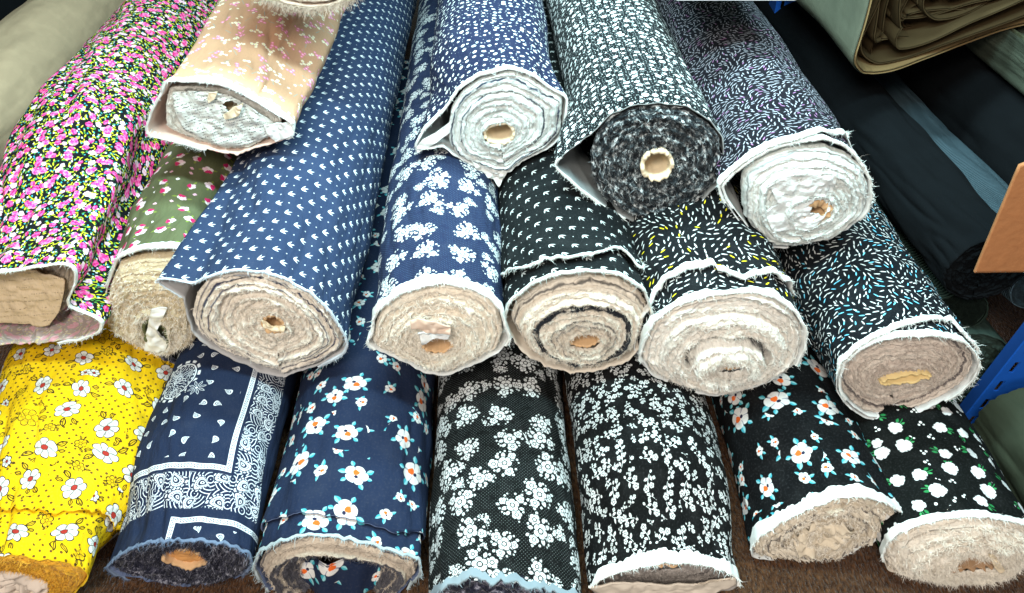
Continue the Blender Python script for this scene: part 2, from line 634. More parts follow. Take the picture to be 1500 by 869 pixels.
def end_mat(name, light, mid, dark, rings, fine=1.0, seed=0.0, contrast=.5, turns=15.0, edge=.6):
    """cut edges of wound cloth; cloth-map: x = way round (turns), y = 0 rim .. 1 core"""
    m = begin(name); p = uvp(1.0)
    ang = p[0] * 2 * PI
    cx, cy = cos(ang), sin(ang)

    def n3(k, s, det, z):
        n = S.nt.nodes.new('ShaderNodeTexNoise')
        put(n.inputs['Vector'], vec(cx * k, cy * k, p[1] * s + seed + z))
        n.inputs['Scale'].default_value = 1.0
        n.inputs['Detail'].default_value = det
        return S(n.outputs['Fac'])
    wob = n3(1.6, 2.0, 2.0, 3.0)
    t = p[1] + (wob - .5) * .12

    lay = S.nt.nodes.new('ShaderNodeTexNoise')
    lay.inputs['Scale'].default_value = 1.0
    lay.inputs['Detail'].default_value = 3.0
    put(lay.inputs['Vector'], vec(cx * .5, cy * .5, t * 26.0 * fine + seed))
    f = S(lay.outputs['Fac'])
    col = mix(light, mid, clamp01((f - .5 + contrast * .25) * 3.2))
    fibre = n3(28.0, 60.0, 2.0, 8.0)
    col = mix(col, mid, clamp01((fibre - .52) * 1.8))
    for (t0, w, s) in rings:
        k = inside(absn(t - t0) - w, 60) * s
        br = n3(4.0, 9.0, 3.0, t0 * 9)
        k = k * clamp01((br - .30) * 7.0)
        col = mix(col, dark, k)
    if edge:
        sp = fmod((p[1] + (wob - .5) * .10) * turns + p[0] + n3(3.0, 5.0, 2.0, 21.0) * .9, 1.0)
        k = inside(absn(sp - .5) - .055, 9) * clamp01((n3(3.2, 8.0, 3.0, 27.0) - .46) * 8.0)
        col = mix(col, mix(dark, mid, .25), k * edge)
    spk = n3(22.0, 40.0, 2.0, 14.0)
    col = mix(col, dark, clamp01((spk - .66) * 5.0) * .22)
    return finish(m, col, .95, .1, fibre * .5 + f * .9, .004, .1)


def fuzzy_mat(name, a, b, c):
    m = begin(name); p = uvp(1.0)
    ang = p[0] * 2 * PI
    n = S.nt.nodes.new('ShaderNodeTexNoise')
    n.inputs['Scale'].default_value = 1.0
    n.inputs['Detail'].default_value = 5.0
    n.inputs['Roughness'].default_value = .7
    put(n.inputs['Vector'], vec(cos(ang) * 7.0, sin(ang) * 7.0, p[1] * 13.0))
    f = S(n.outputs['Fac'])
    col = mix(a, b, clamp01((f - .46) * 9.0))
    col = mix(col, c, clamp01((f - .535) * 9.0))
    return finish(m, col, .95, .15, f, .006, .1)


def simple(name, col, rough=.7, n_amp=.25, n_scale=40.0, spec=.3, metal=0.0):
    m = begin(name)
    n = S.nt.nodes.new('ShaderNodeTexNoise')
    tc = S.nt.nodes.new('ShaderNodeTexCoord')
    S.nt.links.new(tc.outputs['Object'], n.inputs['Vector'])
    n.inputs['Scale'].default_value = n_scale
    n.inputs['Detail'].default_value = 4.0
    f = S(n.outputs['Fac'])
    c = mix(tuple(x * (1 - n_amp) for x in col), tuple(min(1, x * (1 + n_amp)) for x in col), f)
    return finish(m, c, rough, 0, f, .0006, spec)


def paper_mat(name, base, ink, rows=.30, strength=.55, hand=False):
    m = begin(name); p = uvp()
    q = rot(p, .25 if not hand else .05)
    row = floor(q[1] / rows)
    fy = fmod(q[1], rows) / rows
    wn = S.nt.nodes.new('ShaderNodeTexNoise')
    put(wn.inputs['Vector'], vec(q[0] * 7.0, row * 3.7, 0))
    wn.inputs['Scale'].default_value = 1.0
    wn.inputs['Detail'].default_value = 2.0
    k = gt(S(wn.outputs['Fac']), .5) * lt(absn(fy - .5), .16 if not hand else .07)
    n2 = noise(q, .7, 0.0, 4.0)
    k = k * gt(n2, .44)
    rule = lt(fmod(q[0], 1.7), .03) * .5
    cr = noise(p, .9, 3.0, 7.0)
    col = mix(base, tuple(x * .80 for x in base), clamp01((cr - .5) * 2.2))
    col = mix(col, ink, mx(k, rule) * strength)
    return finish(m, col, .6, 0, cr, .004)


def mat_floor():
    m = begin('brown_pile_mat')
    tc = S.nt.nodes.new('ShaderNodeTexCoord')
    x, y, _ = sep(S(tc.outputs['Object']))
    p = (x * 100.0, y * 100.0)
    a = noise((p[0] * 3.2, p[1] * 1.1), 1.0, 4.0)
    b = noise(p, .25, 3.0, 5.0)
    col = mix((.030, .013, .006), (.135, .062, .026), clamp01((a - .36) * 3.0))
    col = mix(col, (.05, .022, .011), clamp01((b - .45) * 2.5) * .6)
    return finish(m, col, .95, .2, a, .006, .1)


# ------------------------------------------------------------------ mesh helpers
def link(name, me, mat, parent=None, loc=None):
    o = bpy.data.objects.new(name, me)
    COL.objects.link(o)
    for q in (mat if isinstance(mat, (list, tuple)) else [mat]):
        me.materials.append(q)
    if parent is not None:
        o.parent = parent
    if loc is not None:
        o.location = loc
    return o


def mesh(name, V, F, mat, parent=None, uv=None, smooth=True, origin=None, mi=None):
    """V in world metres; the object's origin is its parent's place (or `origin`)"""
    V = np.asarray(V, float)
    o0 = np.array(parent_place(parent)) if parent is not None else np.array(origin if origin is not None else (0, 0, 0))
    me = bpy.data.meshes.new(name)
    me.from_pydata((V - o0).tolist(), [], F if isinstance(F, list) else F.tolist())
    if uv is not None:
        lay = me.uv_layers.new(name='cloth')
        idx = np.empty(len(me.loops), dtype=np.int32)
        me.loops.foreach_get('vertex_index', idx)
        lay.data.foreach_set('uv', np.asarray(uv, np.float32)[idx].ravel())
    if smooth:
        me.polygons.foreach_set('use_smooth', [True] * len(me.polygons))
    if mi is not None:
        me.polygons.foreach_set('material_index', mi)
    me.update()
    o = link(name, me, mat, parent)
    if parent is None:
        o.location = o0
    return o


_place = {}


def parent_place(p):
    a = np.zeros(3)
    while p is not None:
        a += np.array(p.location)
        p = p.parent
    return a


def thing(name, loc, label, cat, group=None):
    o = bpy.data.objects.new(name, None)
    o.empty_display_size = .05
    COL.objects.link(o)
    o.location = loc
    tag(o, label, cat, group)
    return o


def tag(o, label, cat, group=None):
    o['label'] = label
    o['category'] = cat
    if group:
        o['group'] = group


def gridf(nr, nc, flip=False):
    a = np.arange(nr - 1)[:, None] * nc + np.arange(nc - 1)[None, :]
    q = np.stack([a, a + 1, a + nc + 1, a + nc], -1).reshape(-1, 4)
    return q[:, ::-1] if flip else q


def box(name, c, s, mat, parent=None, bev=.004, rotz=0, origin=None):
    import bmesh
    bm = bmesh.new()
    bmesh.ops.create_cube(bm, size=1)
    for v in bm.verts:
        v.co = Vector((v.co.x * s[0], v.co.y * s[1], v.co.z * s[2]))
    if bev:
        bmesh.ops.bevel(bm, geom=bm.edges[:], offset=bev, segments=2, affect='EDGES', profile=.5)
    me = bpy.data.meshes.new(name)
    bm.to_mesh(me)
    bm.free()
    o = link(name, me, mat, parent)
    o.location = Vector(c) - Vector(parent_place(parent) if parent else (0, 0, 0))
    o.rotation_euler[2] = rotz
    return o


NT = 160
TH = np.linspace(-PI / 2, 1.5 * PI, NT + 1)      # seam underneath


def radial(poly, C):
    """radius of a closed outline seen from C, at every TH"""
    P = np.asarray(poly) - C
    a, b = P, np.roll(P, -1, 0)
    out = np.zeros(NT + 1)
    for i, t in enumerate(TH):
        d = np.array([math.cos(t), math.sin(t)])
        e = b - a
        den = d[0] * e[:, 1] - d[1] * e[:, 0]
        with np.errstate(all='ignore'):
            s = (a[:, 0] * e[:, 1] - a[:, 1] * e[:, 0]) / den
            w = (a[:, 0] * d[1] - a[:, 1] * d[0]) / den
        ok = (np.abs(den) > 1e-12) & (w >= -1e-6) & (w <= 1 + 1e-6) & (s > 0)
        out[i] = s[ok].max() if ok.any() else np.nan
    bad = np.isnan(out)
    if bad.any():
        out[bad] = np.interp(np.flatnonzero(bad), np.flatnonzero(~bad), out[~bad])
    core = out[:-1]
    for _ in range(1):
        core = .25 * np.roll(core, 1) + .5 * core + .25 * np.roll(core, -1)
    return np.append(core, core[0])


sm01 = lambda x: np.clip(x, 0, 1) ** 2 * (3 - 2 * np.clip(x, 0, 1))
VPDIR = (-.032, -.013)
GRP = 'rolls of printed cloth stacked in rows'


class Roll:
    def __init__(s, y, disc, label, cloth=None, ctr=None, ax=(0, 0), tr=.16, fs=1.0, round_=.86, L=1.25, wr=1.0, seed=1, fab=None, cat='fabric roll', rear=None, name='fabric_roll', group=GRP):
        s.y, s.seed, s.L, s.wr, s.fab = y, seed, L, wr, fab
        pts = np.array([at_y(u, v, y)[[0, 2]] for u, v in disc])
        lo, hi = pts.min(0), pts.max(0)
        s.C = (lo + hi) / 2 if ctr is None else at_y(*ctr, y)[[0, 2]]
        s.a, s.b = (hi - lo) / 2
        s.rd = radial(pts, s.C)
        if cloth is not None:
            cp = np.array([at_y(u, v, y)[[0, 2]] for u, v in cloth])
            s.rc = np.maximum(radial(cp, s.C), s.rd * 1.012)
        else:
            s.rc = s.rd * 1.022
        s.ax = (VPDIR[0] + ax[0], VPDIR[1] + ax[1])
        s.af = s.a * 1.02 * fs
        s.bf = max(s.b * 1.02, s.af * round_)
        s.tr = tr
        zb = lo[1]
        s.shift = np.array([0 if rear is None else rear, zb + s.bf - s.C[1]])
        s.root = thing(name, (s.C[0], y, zb), label, cat, group)

    def radius(s, T, sv):
        w = sm01(sv / s.tr)
        rf = 1 / np.sqrt((np.cos(T) / s.af) ** 2 + (np.sin(T) / s.bf) ** 2)
        rc = np.interp(T, TH, s.rc)
        return rc * (1 - w) + rf * w

    def surf(s, T, sv, offr=0.0):
        T, sv = np.broadcast_arrays(T, sv)
        r = s.radius(T, sv)
        w = sm01(sv / s.tr)
        ct, st = np.cos(T), np.sin(T)
        n = fbm(ct * 1.6 + s.seed * 9, st * 1.6, sv * 5) * .0062 * s.wr
        fold_ = vn(ct * 3.2 + sv * 9 + s.seed, st * 3.2 + sv * 4, sv * 6)
        n = n + (np.abs(fold_) ** .7 - .5) * .0062 * s.wr * np.exp(-sv / .6)
        n = n * np.clip(sv / .03 + .25, 0, 1)
        r = r + n + offr
        P = np.empty(T.shape + (3,))
        P[..., 0] = s.C[0] + s.shift[0] * w + s.ax[0] * sv + r * ct
        P[..., 2] = s.C[1] + s.shift[1] * w + s.ax[1] * sv + r * st
        P[..., 1] = s.y + sv
        return P

    def uv(s, T, sv):
        T, sv = np.broadcast_arrays(T, sv)
        return np.stack([-(T - PI / 2) * (s.af + s.bf) / 2 + s.seed * .37, sv + s.seed * .19], -1)

    def tube(s, name, mat, inner, start=0.0, offr=0.0, thick=.0016, rag=.0025, parent=None, t0=None, t1=None, flare=None):
        """a layer of cloth wrapped round the roll: outer face, inner face and the cut edge"""
        sv = np.concatenate([np.linspace(0, .012, 3), np.linspace(.02, .2, 24), np.linspace(.21, s.L, 60)])
        T = TH if t0 is None else np.linspace(t0, t1, NT + 1)
        st = np.interp(T, *start) if isinstance(start, tuple) else np.full(T.shape, start)
        st = st + (vn(T * 11 + s.seed, 3.3) * rag * .8 + vn(T * 24, s.seed) * rag * .3) - .004
        SV = st[None, :] + sv[:, None]
        TT = np.broadcast_to(T[None, :], SV.shape)
        o = offr if flare is None else offr + flare(TT, SV)
        A = s.surf(TT, np.maximum(SV, -.012), o)
        A[..., 1] = s.y + SV
        B = s.surf(TT, np.maximum(SV, -.012), o - thick)
        B[..., 1] = s.y + SV
        nr, nc = SV.shape
        V = np.concatenate([A.reshape(-1, 3), B.reshape(-1, 3)])
        U = s.uv(TT, SV)
        arc = np.concatenate([np.zeros((nr, 1)), np.cumsum(np.linalg.norm(np.diff(A, axis=1)[..., [0, 2]], axis=-1), 1)], 1)
        top = np.argmin(np.abs(T - PI / 2))
        U[..., 0] = s.seed * .37 - (arc - arc[:, top:top + 1])
        U = np.concatenate([U.reshape(-1, 2)] * 2)
        f1 = gridf(nr, nc)
        f2 = gridf(nr, nc, True) + nr * nc
        i = np.arange(nc - 1)
        e = np.stack([i + nr * nc, i + 1 + nr * nc, i + 1, i], -1)
        F = np.concatenate([f1, f2, e])
        mi = np.concatenate([np.zeros(len(f1), int), np.ones(len(f2) + len(e), int)])
        if t0 is not None:
            j = np.arange(nr - 1) * nc
            e2 = np.stack([j, j + nc, j + nc + nr * nc, j + nr * nc], -1)
            F = np.concatenate([F, e2, e2[:, ::-1] + nc - 1])
            mi = np.concatenate([mi, np.ones(2 * len(e2), int)])
        return mesh(name, V, F, [mat, inner], parent or s.root, U, mi=mi)

    def strip(s, name, mat, t0, t1, w, start=0.0, offr=.0018, rag=.0016, parent=None):
        """woven edge of the cloth: a thin strip along the cut"""
        T = np.linspace(t0, t1, 110)
        st = np.interp(T, *start) if isinstance(start, tuple) else np.full(T.shape, start)
        st = st - .0065 + vn(T * 13, s.seed + 2) * rag * .8 + vn(T * 26, s.seed + 3) * rag * .3
        ww = w * (1 + .22 * vn(T * 3, s.seed) + .12 * vn(T * 22, s.seed + 5)) * np.clip(np.minimum((T - t0), (t1 - T)) / .22 + .12, 0, 1)
        k = np.linspace(0, 1, 6)[:, None]
        SV = st[None] + ww[None] * k
        TT = np.broadcast_to(T[None], SV.shape)
        A = s.surf(TT, np.maximum(SV, -.012), offr)
        A[..., 1] = s.y + SV
        B = s.surf(TT, np.maximum(SV, -.012), offr - .0032)
        B[..., 1] = s.y + SV
        nr, nc = SV.shape
        V = np.concatenate([A.reshape(-1, 3), B.reshape(-1, 3)])
        f1 = gridf(nr, nc)
        f2 = gridf(nr, nc, True) + nr * nc
        i = np.arange(nc - 1)
        e = np.stack([i + nr * nc, i + 1 + nr * nc, i + 1, i], -1)
        U = np.concatenate([s.uv(TT, SV).reshape(-1, 2)] * 2)
        o = mesh(name, V, np.concatenate([f1, f2, e]), mat, parent or s.root, U)
        # loose threads standing off the strip
        n = 900
        ti = rng.uniform(t0, t1, n)
        s0 = np.interp(ti, T, st)
        P = s.surf(ti, np.maximum(s0, -.012), offr)
        P[:, 1] = s.y + s0
        D = rng.normal(0, .55, (n, 3)); D[:, 1] -= .9
        hairs('frayed_threads', P, D, .0012 + .009 * rng.random(n) ** 4.5, .0003, mat, o, np.stack([ti, s0], -1))
        return o

    def end(s, mat, core, n=9, amp=.004, cone=0.0, layers=None, seed=0, hair=5000, hl=(.003, .008), shrink=.985, name='wound_end', back=0.0, fmat=None, rd=None, ctr=None, prof=None, fuzz=.0016):
        """cut ends of the wound layers, from the rim to the core (core = u, v, half width, half height, turn)"""
        c0 = at_y(core[0], core[1], s.y)[[0, 2]]
        k = np.linalg.norm(at_y(core[0] + 1, core[1], s.y) - at_y(core[0], core[1], s.y))
        kv = abs(at_y(core[0], core[1] + 1, s.y)[2] - at_y(core[0], core[1], s.y)[2])
        ca, cb, cr = core[2] * k, core[3] * kv, core[4] if len(core) > 4 else 0.0
        rd = s.rd if rd is None else rd
        C = s.C if ctr is None else ctr
        NR = 84
        t = np.linspace(0, 1, NR)[:, None]
        T = TH[None]
        ox = C[0] + rd * shrink * np.cos(TH)
        oz = C[1] + rd * shrink * np.sin(TH)
        ang = np.arctan2(np.sin(TH) * s.a / max(s.b, .01), np.cos(TH)) if False else TH
        ex, ez = ca * np.cos(ang), cb * np.sin(ang)
        ix = c0[0] + ex * math.cos(cr) - ez * math.sin(cr)
        iz = c0[1] + ex * math.sin(cr) + ez * math.cos(cr)
        X = ox[None] * (1 - t) + ix[None] * t
        Z = oz[None] * (1 - t) + iz[None] * t
        ct, st = np.cos(T), np.sin(T)
        wob = fbm(ct * 1.4 + seed * 3, st * 1.4, t * 2.5) * .06
        ph = (t + wob) * n + (T + PI / 2) / (2 * PI)
        lay = np.abs(np.sin(PI * ph)) ** .42
        lv = vn(np.floor(ph) * 3.7 + seed, np.floor(ph) * 1.3) + .6 * vn(ct * 2 + seed, st * 2, np.floor(ph) * 2.3)
        d = -(lay * amp * 1.35 * (.65 + .35 * vn(ct * 3, st * 3 + seed, ph * .7)) + lv * amp * .8)
        d = d + vn(X * 420, Z * 420, seed) * fuzz + vn(X * 170, Z * 170, seed) * fuzz * 1.2
        d = d * np.clip(np.minimum(t / .03, (1 - t) / .05 + .35), 0, 1)
        cn = cone * t if prof is None else np.interp(t, *prof)
        dd = d + cn + back + .004 * np.exp(-t / .03)
        rr = vn(X * 260, Z * 260, seed + 4) * .0012
        P = np.stack([X + rr, s.y + dd, Z + rr], -1)
        U = np.stack([np.broadcast_to((T + PI / 2) / (2 * PI), X.shape), np.broadcast_to(t, X.shape)], -1)
        # rim wall going back into the roll so that no gap shows behind the rim
        bk = P[:1].copy(); bk[..., 1] += .04
        bk[..., 0] = C[0] + (bk[..., 0] - C[0]) * .86; bk[..., 2] = C[1] + (bk[..., 2] - C[1]) * .80
        P = np.concatenate([bk, P]); U = np.concatenate([U[:1], U])
        o = mesh(name, P.reshape(-1, 3), gridf(NR + 1, NT + 1, True), mat, s.root, U.reshape(-1, 2))
        s.endgrid = P[1:]
        if hair:
            i = (rng.random(hair) ** .8 * (NR - 2)).astype(int) + 1
            j = rng.integers(0, NT, hair)
            B = P[i, j] + (P[i, j + 1] - P[i, j]) * rng.random((hair, 1))
            D = rng.normal(0, .75, (hair, 3)); D[:, 1] -= .75
            hairs('frayed_threads', B, D, rng.uniform(*hl, hair) * rng.uniform(.5, 1, hair), .00032, fmat or mat, o, U[i, j])
        s.core_spec = (c0, ca, cb, cr, (cone if prof is None else prof[1][-1]) + back)
        return o

    def core(s, mat, wall=.004, depth=.22, proud=.004, ragged=.003, seed=0):
        c0, ca, cb, cr, cn = s.core_spec
        n = 64
        a = np.linspace(0, 2 * PI, n + 1)
        rows = []
        jag = vn(np.cos(a) * 4 + seed, np.sin(a) * 4) * ragged + np.where(vn(np.cos(a) * 9 + seed, np.sin(a) * 9) > .2, ragged * .6, 0)

        def ring(shr, y):
            w = 1 + .06 * vn(np.cos(a) * 1.7 + seed, np.sin(a) * 1.7)
            ex, ez = (ca * w - shr) * np.cos(a), (cb * w - shr) * np.sin(a)
            return np.stack([c0[0] + ex * math.cos(cr) - ez * math.sin(cr), np.broadcast_to(y, a.shape), c0[1] + ex * math.sin(cr) + ez * math.cos(cr)], -1)
        y0 = s.y + cn - proud
        rows = [ring(-.001, s.y + cn + .04), ring(-.001, y0 + jag + .001), ring(.0004, y0 + jag), ring(wall - .0006, y0 + jag + .0004), ring(wall, y0 + jag + .002), ring(wall, y0 + .05), ring(wall, y0 + depth)]
        P = np.array(rows)
        return mesh('core_tube', P.reshape(-1, 3), gridf(len(rows), n + 1), mat, s.root)

    def trace(s, pts, offr=.005):
        """where on the roll's surface do measured points of a cloth edge lie: (turn, setback) pairs, by turn"""
        T = np.linspace(-.3, PI + .3, 240)[:, None]
        sv = np.linspace(0, .35, 180)[None]
        P = s.surf(T, sv, offr)
        u, v = proj(P)
        out = []
        for (a, b) in pts:
            k = np.argmin((u - a) ** 2 + (v - b) ** 2)
            i, j = np.unravel_index(k, u.shape)
            out.append((T[i, 0], sv[0, j]))
        out.sort()
        ts = np.array([q[0] for q in out]); ss = np.array([q[1] for q in out])
        keep = np.concatenate([[True], np.diff(ts) > 1e-3])
        return ts[keep], ss[keep]


def hairs(name, B, D, Ls, w, mat, parent, uv):
    n = len(B)
    D = D / np.linalg.norm(D, axis=1, keepdims=True)
    side = np.cross(D, rng.normal(0, 1, (n, 3)))
    side /= np.linalg.norm(side, axis=1, keepdims=True) + 1e-9
    bend = rng.normal(0, .3, (n, 3))
    M = B + D * (Ls * .55)[:, None]
    Tp = B + (D + bend) * Ls[:, None]
    V = np.stack([B - side * w, B + side * w, M + side * w * .7, M - side * w * .7, Tp], 1).reshape(-1, 3)
    k = np.arange(n)[:, None] * 5
    F = (k + np.array([[0, 1, 2, 3]])).tolist() + (k + np.array([[3, 2, 4]])).tolist()
    return mesh(name, V, F, mat, parent, np.repeat(uv, 5, 0), smooth=False)


def sheet(name, poly, y, mat, parent, depth=.003, crumple=.004, seed=0, n=26, tilt=(0, 0), hole=None, origin=None):
    """piece of paper or card: outline measured on the plane y, its own thickness, crumpled; no see-through stand-in"""
    import bmesh
    P = np.array([at_y(u, v, y)[[0, 2]] for u, v in poly])
    c = P.mean(0)
    m = 72
    # resample
    seg = np.linalg.norm(np.roll(P, -1, 0) - P, axis=1)
    cum = np.concatenate([[0], np.cumsum(seg)])
    q = np.linspace(0, cum[-1], m, endpoint=False)
    PP = np.vstack([P, P[:1]])
    out = np.stack([np.interp(q, cum, PP[:, 0]), np.interp(q, cum, PP[:, 1])], -1)
    rin = np.tile(c, (m, 1))
    t0 = 0.02
    if hole is not None:
        h = np.array([at_y(u, v, y)[[0, 2]] for u, v in hole]).mean(0)
        hk = np.linalg.norm(np.array(at_y(hole[1][0], hole[1][1], y)[[0, 2]]) - h)
        d = out - h
        d /= np.linalg.norm(d, axis=1, keepdims=True)
        aa = np.arctan2(d[:, 1], d[:, 0])
        rin = h + d * (hk * (1 + .35 * vn(np.cos(aa) * 3 + seed, np.sin(aa) * 3)))[:, None]
    else:
        rin = c + (out - c) * t0
    k = np.linspace(0, 1, n)[:, None, None]
    G = out[None] * (1 - k) + rin[None] * k
    X, Z = G[..., 0], G[..., 1]
    fac = np.abs(vn(X * 55 + seed, Z * 55)) + .6 * np.abs(vn(X * 120, Z * 120 + seed)) - .5
    Y = y - fac * crumple + (X - c[0]) * tilt[0] + (Z - c[1]) * tilt[1]
    A = np.stack([X, Y, Z], -1)
    Bk = A.copy(); Bk[..., 1] += depth
    A = np.concatenate([A, A[:, :1]], 1); Bk = np.concatenate([Bk, Bk[:, :1]], 1)
    nr, nc = A.shape[:2]
    V = np.concatenate([A.reshape(-1, 3), Bk.reshape(-1, 3)])
    f1 = gridf(nr, nc, True); f2 = gridf(nr, nc) + nr * nc
    i = np.arange(nc - 1)
    e = np.stack([i, i + 1, i + 1 + nr * nc, i + nr * nc], -1)
    j = (nr - 1) * nc
    e2 = np.stack([i + 1 + j, i + j, i + j + nr * nc, i + 1 + j + nr * nc], -1)
    return mesh(name, V, np.concatenate([f1, f2, e, e2]), mat, parent, V[:, [0, 2]], origin=origin)


# ------------------------------------------------------------------ shared materials
M_core = simple('cardboard_core', (.56, .36, .19), .8, .25, 60)
M_core_pale = simple('pale_cardboard_core', (.72, .60, .42), .8, .2, 60)
M_selv = plain_cloth('white_selvedge', (.68, .69, .66), .9)
M_cream = plain_cloth('cream_reverse', (.62, .55, .46), .9)
M_revw = plain_cloth('white_reverse', (.62, .64, .63), .9)
M_revd = plain_cloth('dark_reverse', (.045, .05, .07), .9)
M_greyrev = plain_cloth('grey_reverse', (.40, .39, .39), .9)
M_revn = plain_cloth('navy_reverse', (.10, .13, .22), .9)
M_paper = paper_mat('printed_paper', (.60, .62, .58), (.05, .055, .06), .42, .85)
M_white_paper = paper_mat('plain_white_paper', (.66, .68, .67), (.5, .5, .52), .9, .12)
M_label = paper_mat('buff_label_paper', (.58, .46, .31), (.12, .08, .06), 1.1, .55, True)

M_fuzz = plain_cloth('cream_fuzz', (.80, .75, .66), .95)
CR_L, CR_M, CR_D = (.80, .74, .64), (.63, .55, .46), (.05, .045, .055)
CW_L, CW_M = (.76, .75, .70), (.54, .50, .44)
TW_L, TW_M = (.70, .72, .69), (.46, .50, .47)

# ------------------------------------------------------------------ TOP ROW
# peach
r = Roll(.968, [(243, 131), (276, 129), (311, 131), (338, 138), (373, 156), (412, 178), (408, 198), (366, 218), (331, 222), (293, 212), (262, 202), (240, 190), (238, 160)],
         'peach roll with tiny pink and white sprigs, printed paper stuffed in its end',
         cloth=[(245, 116), (276, 117), (311, 119), (338, 126), (366, 140), (393, 157), (431, 178), (430, 198), (402, 209), (371, 216), (350, 226), (311, 219), (276, 210), (242, 200), (221, 198), (216, 186), (224, 162), (238, 135)],
         seed=1, tr=.9, fs=1.32, wr=1.3, L=1.1, ax=(.04, 0))
M = pat_peach('peach_sprig_print', 1.0, k_=1.4)
r.tube('printed_cloth', M, plain_cloth('peach_reverse', (.66, .50, .42), .9))
r.strip('selvedge', M_selv, -.3, 4.1, .014)
sheet('folded_corner', [(386, 186), (400, 182), (431, 178), (430, 198), (404, 208), (394, 200)], r.y - .006, M_selv, r.root, crumple=.006, seed=21)
r.end(end_mat('peach_roll_end', (.74, .74, .68), (.50, .48, .42), (.2, .16, .12), [], seed=1.0), (328, 157, 19, 13, -.25), n=6, back=.007, cone=.004, amp=.003)
r.core(M_core_pale, .003, ragged=.006, seed=3)
sheet('paper_wrap', [(252, 136), (276, 134), (311, 135), (338, 142), (372, 160), (402, 182), (396, 199), (362, 213), (330, 215), (298, 204), (270, 190), (256, 165)], r.y - .001, M_paper, r.root, crumple=.006, seed=2, hole=((328, 155), (346, 155)))
sheet('torn_core_paper', [(306, 136), (318, 136), (314, 146), (305, 152), (303, 146)], r.y - .008, M_core_pale, r.root, crumple=.004, seed=7)
sheet('torn_core_paper', [(341, 158), (356, 152), (350, 170), (330, 176), (326, 170)], r.y - .008, M_core_pale, r.root, crumple=.004, seed=9)

# navy with white pebbles
r = Roll(.997, [(657, 207), (655, 186), (661, 155), (678, 131), (705, 112), (740, 103), (752, 103), (776, 112), (803, 130), (826, 141), (822, 193), (803, 212), (769, 228), (745, 248), (728, 250), (716, 243), (695, 238), (671, 228)],
         'navy roll with scattered white pebble dots and a thick white wound end',
         seed=2, tr=.16, fs=1.16, L=1.05, rear=-.016,
         cloth=[(604, 222), (620, 190), (650, 160), (672, 128), (702, 108), (740, 99), (755, 99), (780, 108), (806, 127), (830, 140), (826, 195), (805, 216), (770, 232), (745, 252), (728, 254), (712, 246), (690, 240), (664, 226), (645, 210)])
NAVY = (.014, .024, .085)
M = pat_dots('navy_pebble_print', (.011, .016, .042), k_=1.6)
r.tube('printed_cloth', M, M_revw)
r.strip('selvedge', M_selv, -.2, 3.5, .010)
r.end(end_mat('white_roll_end', TW_L, TW_M, (.05, .06, .09), [(.10, .020, 1), (.36, .014, 1)], seed=2.0, contrast=.15), (731, 192, 23, 16, .12), n=7, amp=.006, cone=-.006, hair=2500, fuzz=.001)
r.core(M_core_pale, .0035, seed=4)
# loose white corner of that cloth, hanging at the left
sheet('loose_selvedge', [(664, 176), (662, 192), (645, 205), (628, 216), (612, 224), (608, 218), (618, 206), (638, 196)], r.y - .004, M_selv, r.root, crumple=.004, seed=4)
sheet('loose_corner', [(690, 236), (735, 250), (745, 250), (738, 262), (731, 274), (722, 262), (705, 256)], r.y - .004, M_selv, r.root, crumple=.008, seed=8)

# black with white ring dots
r = Roll(.885, [(864, 221), (873, 193), (893, 169), (924, 157), (962, 152), (1004, 157), (1035, 176), (1055, 200), (1057, 235), (1049, 266), (1024, 292), (990, 315), (950, 324), (915, 312), (880, 285), (866, 255)],
         'black roll with white ring dots and a shaggy black and white wound end',
         cloth=[(812, 240), (822, 226), (850, 205), (873, 186), (893, 165), (924, 153), (962, 148), (1004, 153), (1037, 172), (1058, 198), (1060, 235), (1052, 268), (1026, 295), (992, 318), (945, 330), (925, 322), (890, 304), (850, 274)],
         seed=3, tr=.20, fs=1.08, ax=(-.01, 0), L=1.15)
M = pat_ringdots('black_ring_dot_print', (.004, .0055, .0065), k_=1.75)
r.tube('printed_cloth', M, plain_cloth('grey_white_reverse', (.26, .28, .28), .9))
r.strip('selvedge', M_selv, 3.0, 4.35, .007)
F3 = fuzzy_mat('black_white_shag', (.006, .009, .012), (.10, .12, .13), (.80, .84, .84))
r.end(F3, (961, 235, 23, 22, 0), n=10, amp=.005, hair=11000, hl=(.004, .010), fuzz=.003, seed=3, back=-.003)
r.core(M_core_pale, .0045, proud=.012, ragged=.004, seed=6)

# black with mauve dashes
r = Roll(.837, [(1083, 272), (1089, 249), (1116, 228), (1155, 214), (1206, 212), (1237, 222), (1262, 241), (1272, 272), (1268, 303), (1244, 327), (1217, 345), (1167, 354), (1132, 356), (1108, 343), (1089, 316)],
         'black roll with white and mauve dashes, white end with paper round its core',
         cloth=[(1056, 268), (1070, 255), (1093, 235), (1128, 216), (1167, 205), (1206, 200), (1235, 210), (1258, 234), (1272, 260), (1274, 285), (1269, 305), (1246, 330), (1218, 347), (1167, 357), (1130, 358), (1104, 344), (1085, 318), (1064, 290)],
         seed=4, tr=.18, fs=.98, L=1.2)
M = pat_dash('mauve_dash_print', (.0055, .0055, .009), (.32, .15, .30), .10, .74, 1.0, (.33, .33, .37), k_=1.0)
r.tube('printed_cloth', M, M_revw)
edge = r.trace([(1060, 262), (1093, 233), (1128, 212), (1167, 202), (1221, 194), (1240, 200)])
r.tube('loose_layer', M, M_revw, start=edge, offr=.005)
r.strip('selvedge', M_selv, .75, 3.2, .012, start=edge, offr=.007)
r.strip('selvedge', M_selv, -.4, 3.3, .012)
